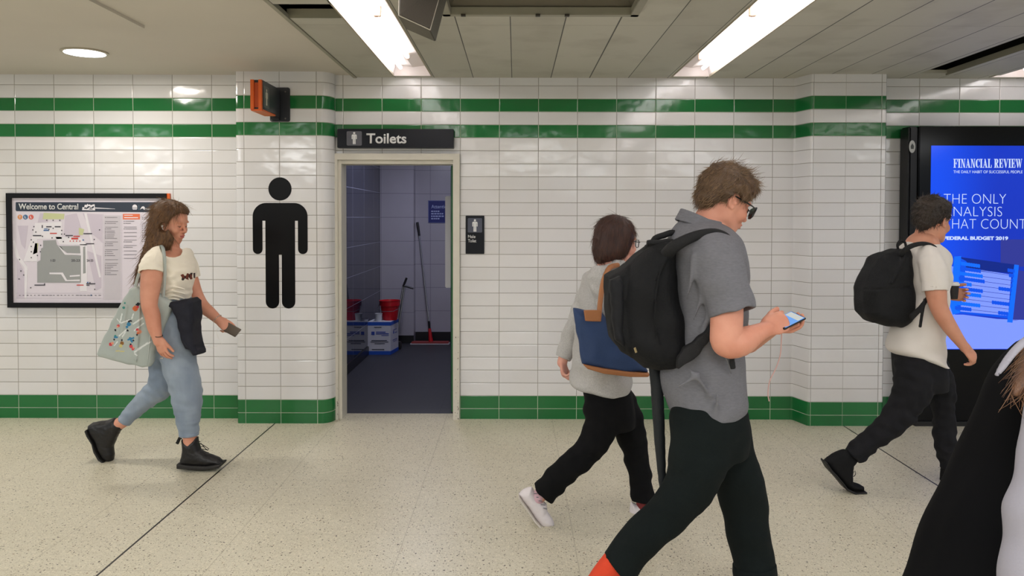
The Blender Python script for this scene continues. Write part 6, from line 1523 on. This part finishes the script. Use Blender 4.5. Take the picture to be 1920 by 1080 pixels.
    MBL = mat('bag_blue', (38, 62, 104), .7, var=.08, bump=.3, bscale=200); MTN = mat('bag_tan', (166, 108, 66), .5, bump=.2, bscale=120)
    F = fpx(1068, 570, 1225, 712, Y - .27, -.09, .09, .0044)
    pl = [(1077, 580), (1100, 583), (1126, 584), (1136, 600), (1152, 632), (1178, 658), (1205, 683), (1216, 697), (1170, 697), (1092, 683), (1086, 655), (1079, 615)]
    F.poly(PL(Y - .27, pl), Y - .27, .055, .02, amp=.005, f=22, seed=2, pillow=.3); F.mesh('bag_body', MBL, b)
    F = fpx(1068, 570, 1225, 712, Y - .27, -.09, .09, .0044); F.poly(PL(Y - .27, [(1090, 679), (1130, 687), (1175, 693), (1216, 697), (1212, 703), (1180, 703), (1130, 697), (1100, 688)]), Y - .27, .060, .008); F.mesh('tan_base', MTN, b)
    F = fpx(1088, 572, 1135, 610, Y - .27, -.09, .0, .004); F.poly(PL(Y - .32, [(1094, 581), (1128, 581), (1127, 603), (1097, 602)]), Y - .322, .006, .003); F.mesh('tan_patch', MTN, b)
    F = fpx(1105, 485, 1175, 600, Y - .2, -.16, .16, .0036); F.tube(L(Y, [(1123, 596, -.325, 5, .35), (1126, 560, -.29, 5, .4), (1132, 525, -.235, 5, .5), (1143, 502, -.18, 5, .8), (1158, 497, -.12, 4.5)]), k=0); F.mesh('strap', MTN, b)
build_w2()
# ------------------------------------------------------------- man in the white T-shirt
SK4 = skin_mat('skin_tan_light', (214, 156, 130), (198, 136, 110)); Y4 = 4.55
def build_man_right():
    Y = Y4
    e = empty('person', tuple(P(1700, 912, Y).xy) + (0,), 'man in white T-shirt and black jeans striding past the blue screen with a cup', 'person')
    H = head_frame(1749, 414, Y, 8, 30, 0, .98)
    F = fpx(1535, 360, 1860, 925, Y, -.36, .34, .0060, fx=[xr_(1725, 1795, Y, .0034), xr_(1800, 1855, Y, .0040)], fz=[zr(365, 460, Y, .0034), zr(650, 705, Y, .0036)], fy=[(Y - .1, Y + .12, .004), (Y - .3, Y - .18, .004)])
    head_sdf(F, H, True)
    limb(F, Y, [(1740, 430, 0, 19.5), (1732, 448, 0, 19.5), (1728, 466, 0, 30, 1.5)], k=.02)
    F.slices(SL(Y, [(460, 1700, 1752, 0, .10), (475, 1692, 1766, 0, .17), (520, 1696, 1766, 0, .18), (580, 1692, 1762, 0, .155), (640, 1682, 1758, 0, .15), (690, 1686, 1758, 0, .14)]), k=.03)
    limb(F, Y, [(1745, 490, -.17, 21), (1751, 525, -.21, 19.5), (1755, 548, -.225, 18.5), (1759, 572, -.235, 16), (1769, 594, -.245, 15), (1787, 622, -.25, 12.5), (1803, 644, -.255, 9.6), (1810, 652, -.255, 9.4)], k=.015)
    w = P(1808, 650, Y - .255); hand_sdf(F, w, P(1838, 686, Y - .26) - w, Vector((.55, -.8, .35)), 1.0, side=-1, thumb=20, curls=[(30, 40, 30), (34, 44, 30), (38, 48, 30), (42, 50, 30)])
    limb(F, Y, [(1745, 490, .17, 20), (1748, 530, .2, 17), (1752, 562, .18, 14), (1764, 556, .12, 11), (1776, 550, .06, 9)], k=.015)
    w = P(1774, 551, Y + .09); hand_sdf(F, w, Vector((.9, -.35, -.02)), Vector((.3, .9, 0)), .98, side=1, curls=[(30, 50, 50)] * 4, thumb=40)
    limb(F, Y, [(1714, 700, -.08, 27), (1708, 740, -.09, 25), (1688, 774, -.09, 20), (1655, 808, -.09, 17), (1628, 828, -.09, 14), (1598, 853, -.09, 12), (1585, 868, -.09, 11)], k=.02)
    limb(F, Y, [(1745, 700, .08, 25), (1762, 728, .09, 20), (1768, 775, .09, 14), (1775, 850, .09, 12), (1782, 880, .09, 11)], k=.02)
    F.mesh('body', SK4, e)
    MT = mat('tshirt_white', (226, 220, 214), .9, bump=.2, bscale=200, var=.02)
    F = fpx(1655, 445, 1790, 692, Y, -.30, .28, .0046)
    F.slices(SL(Y, [(452, 1706, 1752, 0, .08), (459, 1698, 1760, 0, .13), (468, 1692, 1768, 0, .175), (482, 1688, 1772, 0, .198), (520, 1690, 1772, 0, .20), (560, 1690, 1769, 0, .18), (600, 1680, 1768, 0, .175), (635, 1670, 1766, 0, .175), (656, 1668, 1765, 0, .178), (668, 1690, 1764, 0, .176), (682, 1740, 1762, 0, .15)]), amp=.004, f=22, seed=8)
    F.tube(L(Y, [(1741, 478, -.15, 19), (1748, 500, -.195, 22.5), (1753, 525, -.215, 23), (1754, 546, -.225, 22.5)]), k=.02, flat1=True, amp=.0025, f=30)
    F.tube(L(Y, [(1745, 482, .15, 18), (1750, 515, .2, 20), (1754, 545, .21, 19)]), k=.02, flat1=True)
    F.tube(L(Y, [(1754, 538, -.225, 19.5), (1754, 558, -.225, 19.5)]), k=.002, op='sub')
    F.tube([(P(1742, 430, Y), .062, 1.1), (P(1731, 456, Y), .070, 1.15)], k=.004, op='sub')
    F.mesh('t_shirt', MT, e)
    MJ = mat('jeans_black', (26, 26, 30), .85, var=.2, vscale=5, bump=.3, bscale=300, spec=.25)
    F = fpx(1580, 645, 1805, 880, Y, -.25, .25, .0052)
    F.slices(SL(Y, [(650, 1676, 1760, 0, .155), (680, 1678, 1768, 0, .165), (705, 1680, 1772, 0, .165), (730, 1684, 1774, 0, .13)]))
    limb(F, Y, [(1716, 690, -.07, 36), (1711, 728, -.09, 35), (1692, 770, -.09, 29), (1658, 806, -.09, 24), (1630, 827, -.09, 21), (1608, 846, -.09, 19.5), (1597, 855, -.09, 18)], k=.02, flat1=True, amp=.005, f=34, seed=2)
    limb(F, Y, [(1745, 690, .07, 32), (1762, 725, .09, 27), (1769, 765, .09, 20), (1771, 820, .09, 20), (1776, 845, .09, 19), (1781, 874, .09, 16.5)], k=.02, flat1=True, amp=.005, f=34, seed=4)
    F.mesh('jeans', MJ, e)
    MBT = mat('boot_black_suede', (16, 16, 18), .8, bump=.3, bscale=200, spec=.25); MS_ = mat('boot_black_sole', (20, 18, 18), .6)
    def q4(pts): return [(1530 + a / 6.4, 780 + b / 6.4) for a, b in pts]
    o = shoe('boot', e, Y, -.09, q4([(260, 420), (200, 450), (130, 500), (95, 530), (150, 620), (205, 680), (270, 750), (340, 840), (430, 892), (575, 890), (572, 850), (520, 815), (440, 790), (440, 700), (450, 600), (500, 540), (480, 450), (400, 400), (320, 400)]), .045, MBT,
             q4([(95, 525), (160, 620), (215, 678), (280, 755), (350, 845), (435, 890), (578, 888), (574, 905), (430, 912), (335, 862), (260, 770), (195, 695), (140, 640), (88, 545)]), MS_,
             [[tuple(q4([(440, 680)])[0]) + (-.01,), tuple(q4([(470, 660)])[0]) + (-.02,), tuple(q4([(475, 700)])[0]) + (-.02,), tuple(q4([(455, 725)])[0]) + (-.02,), tuple(q4([(435, 720)])[0]) + (-.01,)]], mat('lace_black', (16, 16, 18), .7))
    shoe('boot', e, Y, .09, [(1767, 866), (1795, 866), (1800, 884), (1826, 898), (1832, 906), (1828, 911), (1768, 910), (1763, 900), (1764, 886)], .045, MBT, [(1763, 904), (1832, 905), (1830, 913), (1765, 912)], MS_)
    MH = mat('hair_near_black', (34, 26, 22), .6, rgb2=(58, 46, 38), vscale=20, bump=.5, bscale=150)
    o_, R, s_ = H
    F = fpx(1692, 355, 1800, 450, Y, -.14, .14, .0040)
    F.ell(HP(H, -.024, 0, .054), (.116, .090, .098), R, 0); F.ell(HP(H, .045, 0, .086), (.066, .068, .044), R, .03); F.ell(HP(H, -.085, 0, .005), (.046, .066, .070), R, .03)
    F.ell(HP(H, .112, 0, -.015), (.062, .10, .082), R, .010, 'sub')
    for sg in (-1, 1): F.ell(HP(H, .004, .088 * sg, -.018), (.036, .030, .038), R, .006, 'sub'); F.ell(HP(H, .045, .08 * sg, -.045), (.05, .03, .05), R, .01, 'sub')
    F.tube([(HP(H, -.02, 0, -.135), .06), (HP(H, .03, 0, -.125), .06)], k=.01, op='sub'); F.noise(.004, 55, 2); F.noise(.0018, 150)
    hr = F.mesh('hair', MH, e); Rn = np.array(H[1]); oc = np.array(o_); up = Rn[:, 2]; fw = Rn[:, 0]
    def flow(p):
        q = (p - oc) @ Rn; top = np.clip((q[:, 2] - .06) / .05, 0, 1)[:, None]; return top * (fw * .8 + up * .1) + (1 - top) * (-up * .8 - fw * .3)
    lk = locks('hair', hr, 1800, flow, .028, .0014, mat('hair_black_lock', (36, 28, 24), .5, rgb2=(70, 56, 46), vscale=14), .18, .25, 6, gw=0); join_into(hr, lk)
    # takeaway cup
    c = P(1785, 560, Y + .03)
    cu = empty('takeaway_cup', tuple(c), 'black takeaway cup with white lid in front of the blue screen', 'cup')
    hh = P(1785, 533, Y + .03).z - c.z
    MB().lathe(c, [(.029, 0), (.030, .002), (.037, hh), (.030, hh - .002)], 28).build('cup_body', mat('cup_black', (24, 22, 24), .5), cu, True)
    MB().lathe(c + Vector((0, 0, hh)), [(.039, -.006), (.040, .002), (.036, .004), (.034, .013), (.030, .014)], 28).build('lid', mat('lid_white', (228, 226, 226), .4), cu, True)
    # backpack
    bp = empty('backpack', tuple(P(1660, 612, Y)), 'smaller black backpack on the man in the white T-shirt', 'backpack')
    MP = mat('small_pack_black', (20, 21, 24), .75, bump=.5, bscale=120, spec=.3); MW = mat('pack_webbing', (14, 14, 17), .8)
    F = fpx(1608, 450, 1725, 625, Y, -.22, .22, .0050)
    F.poly(PL(Y - .05, [(1702, 466), (1688, 467), (1664, 473), (1645, 484), (1632, 505), (1625, 522), (1618, 542), (1617, 565), (1620, 588), (1634, 604), (1660, 611), (1688, 614), (1706, 604), (1714, 585), (1711, 550), (1707, 507), (1708, 480)]), Y, .15, .06, amp=.004, f=20, seed=3, pillow=.25)
    F.tube(L(Y, [(1619, 542, -.06, 1.8), (1640, 543, -.135, 1.8), (1680, 541, -.15, 1.8), (1706, 538, -.14, 1.8)]), k=.006, op='sub')
    F.tube(L(Y, [(1700, 470, -.13, 2), (1688, 500, -.15, 2.4), (1672, 530, -.152, 2)]), k=.012, op='add')
    F.mesh('pack_body', MP, bp)
    F = fpx(1678, 445, 1765, 640, Y, -.30, .05, .0040)
    F.tube(L(Y, [(1684, 468, -.02, 2.4), (1683, 458, -.02, 2.4), (1689, 451, -.02, 2.4), (1697, 455, -.02, 2.4), (1699, 468, -.02, 2.4)]), k=0)
    F.mesh('carry_handle', MW, bp)
    F = fpx(1678, 445, 1790, 640, Y, -.30, .05, .0040)
    F.tube(L(Y, [(1690, 476, -.13, 5, .6), (1700, 466, -.155, 5, .7), (1716, 459, -.155, 4.5, 1), (1734, 457, -.14, 4, 1.5), (1750, 463, -.13, 4, 2), (1762, 480, -.14, 3.5, 2.2), (1768, 510, -.15, 3.5, 2.2)]), k=0)
    F.mesh('shoulder_strap', MW, bp)
    F = fpx(1695, 545, 1745, 625, Y, -.30, .0, .0040)
    F.poly(PL(Y - .19, [(1704, 590), (1722, 575), (1737, 556), (1739, 562), (1729, 580), (1708, 602)]), Y - .195, .01, .004)
    F.tube(L(Y, [(1734, 562, -.205, 3, .6), (1729, 588, -.205, 3, .6), (1725, 614, -.205, 3, .6)]), k=0, flat1=True)
    F.mesh('side_strap', MW, bp)
build_man_right()
# ------------------------------------------------------------- passer-by cut off by the right edge, close to the camera
def build_near():
    Y = 1.62
    e = empty('person', (1.15, Y, 0), 'close passer-by cut off at the right edge, long black coat, pale sleeve and brown hair', 'person')
    sk = skin_mat('skin_near', (222, 166, 142), (206, 146, 122))
    H = head_frame(2085, 455, Y, 5, 0, 0, .95)
    F = Field((.75, Y - .42, 0), (1.75, Y + .32, 1.78), .008, fz=[(1.42, 1.72, .005)])
    head_sdf(F, H, False)
    limb(F, Y, [(2068, 540, 0, 46), (2045, 600, 0, 48), (2045, 650, 0, 60, 1.3)], k=.03)
    F.slices(SL(Y, [(635, 2035, 2085, 0, .06), (680, 2015, 2100, 0, .11), (850, 2020, 2090, 0, .12), (1050, 2005, 2090, 0, .13), (1250, 1990, 2090, 0, .13)]), k=.03)
    limb(F, Y, [(2020, 690, -.17, 40), (2000, 880, -.24, 36), (1975, 1060, -.26, 28), (1990, 1200, -.27, 22)], k=.03)
    w = P(1990, 1195, Y - .27); hand_sdf(F, w, Vector((.1, 0, -1)), Vector((-.3, -.9, 0)), .93, side=-1)
    limb(F, Y, [(2030, 690, .17, 38), (2060, 880, .22, 34), (2110, 1040, .22, 28), (2160, 1150, .22, 22)], k=.03)
    w = P(2160, 1150, Y + .22); hand_sdf(F, w, Vector((.6, 0, -.8)), Vector((0, .9, .3)), .93, side=1)
    F.tube([(Vector((1.10, Y - .08, .85)), .09), (Vector((.98, Y - .09, .48)), .06), (Vector((.82, Y - .09, .14)), .045)], k=.03)
    F.tube([(Vector((1.14, Y + .08, .85)), .09), (Vector((1.26, Y + .08, .48)), .06), (Vector((1.36, Y + .08, .10)), .045)], k=.03)
    F.mesh('body', sk, e)
    # legs and shoes below the frame
    MK = mat('near_black_cloth', (8, 8, 10), .95, spec=.12)
    F = Field((.70, Y - .3, .08), (1.6, Y + .3, 1.0), .009)
    F.tube([(Vector((1.12, Y - .08, .90)), .11), (Vector((.98, Y - .09, .48)), .075), (Vector((.84, Y - .09, .16)), .06)], k=.03, flat1=True)
    F.tube([(Vector((1.16, Y + .08, .90)), .11), (Vector((1.27, Y + .08, .48)), .075), (Vector((1.37, Y + .08, .12)), .06)], k=.03, flat1=True)
    F.mesh('trousers', MK, e)
    for x, dy, tl in ((.80, -.09, .3), (1.40, .08, 0)):
        F = Field((x - .16, Y + dy - .07, -.02), (x + .22, Y + dy + .07, .2), .006); F.tube([(Vector((x, Y + dy, .12)), .045), (Vector((x, Y + dy, .05)), .042), (Vector((x + .16, Y + dy, .035)), .034)], k=.01); F.box((x + .07, Y + dy, .012), (.13, .045, .012), None, .01, .01); F.mesh('shoe', MK, e)
    # pale top
    MP = mat('top_pale_grey', (148, 145, 154), .9, bump=.3, bscale=160)
    F = Field((.80, Y - .46, .60), (1.62, Y + .30, 1.45), .0075)
    F.slices(SL(Y, [(630, 2030, 2090, 0, .08), (655, 2010, 2105, 0, .13), (700, 2000, 2115, 0, .14), (850, 2005, 2105, 0, .14), (1050, 1995, 2105, 0, .15)]))
    limb(F, Y, [(2005, 690, -.15, 60), (1996, 790, -.21, 64), (1975, 900, -.245, 68), (1958, 1010, -.26, 70), (1948, 1120, -.27, 68), (1950, 1180, -.27, 60)], k=.03, flat1=True, amp=.004, f=20)
    limb(F, Y, [(2035, 690, .15, 55), (2060, 800, .19, 52), (2064, 880, .22, 50), (2095, 990, .22, 44), (2115, 1060, .22, 40)], k=.03, flat1=True, amp=.004, f=20)
    F.mesh('pale_top', MP, e)
    F = fpx(1830, 590, 1960, 740, Y, -.22, .1, .005)
    F.tube(L(Y, [(1935, 628, -.15, 5, 2), (1915, 645, -.16, 5.5, 2), (1897, 664, -.165, 5.5, 2), (1880, 687, -.165, 5, 2), (1868, 704, -.165, 3, 2)]), k=0); F.mesh('scarf_edge', MP, e)
    # black coat flaring back
    F = fpx(1560, 590, 2120, 1330, Y, -.28, .30, .0085)
    F.poly(PL(Y + .018, [(1935, 640), (1905, 664), (1880, 690), (1862, 722), (1840, 775), (1808, 850), (1775, 925), (1742, 1000), (1706, 1080), (1680, 1140), (1655, 1230), (1650, 1300), (1960, 1310), (2080, 1300), (2090, 1000), (2080, 700), (1990, 640)]), Y + .0, .13, .06, amp=.006, f=12, pillow=.35)
    F.mesh('black_coat', MK, e)
    MH = mat('hair_near_brown', (64, 40, 26), .5, rgb2=(104, 68, 42), vscale=14, stretch=(6, 6, 1), bump=.5, bscale=100)
    F = fpx(1860, 330, 2180, 760, Y, -.30, .18, .006)
    o_, R, s_ = H
    F.ell(HP(H, -.020, 0, .045), (.112, .092, .098), R, 0)
    F.tube(L(Y, [(2066, 480, .0, 88), (2052, 560, -.02, 84), (2020, 620, -.07, 66), (1970, 672, -.13, 46), (1925, 712, -.18, 22), (1903, 738, -.20, 7)]), k=.03)
    F.ell(HP(H, .100, 0, -.02), (.072, .09, .10), R, .010, 'sub')
    hr = F.mesh('hair', MH, e)
    lk = locks('hair', hr, 1500, lambda p: np.tile([-.45, -.15, -1.], (len(p), 1)), .05, .0011, mat('hair_near_lock', (84, 54, 36), .5, rgb2=(130, 90, 58), vscale=12), .03, .06, 8, gw=.01); join_into(hr, lk)
build_near()
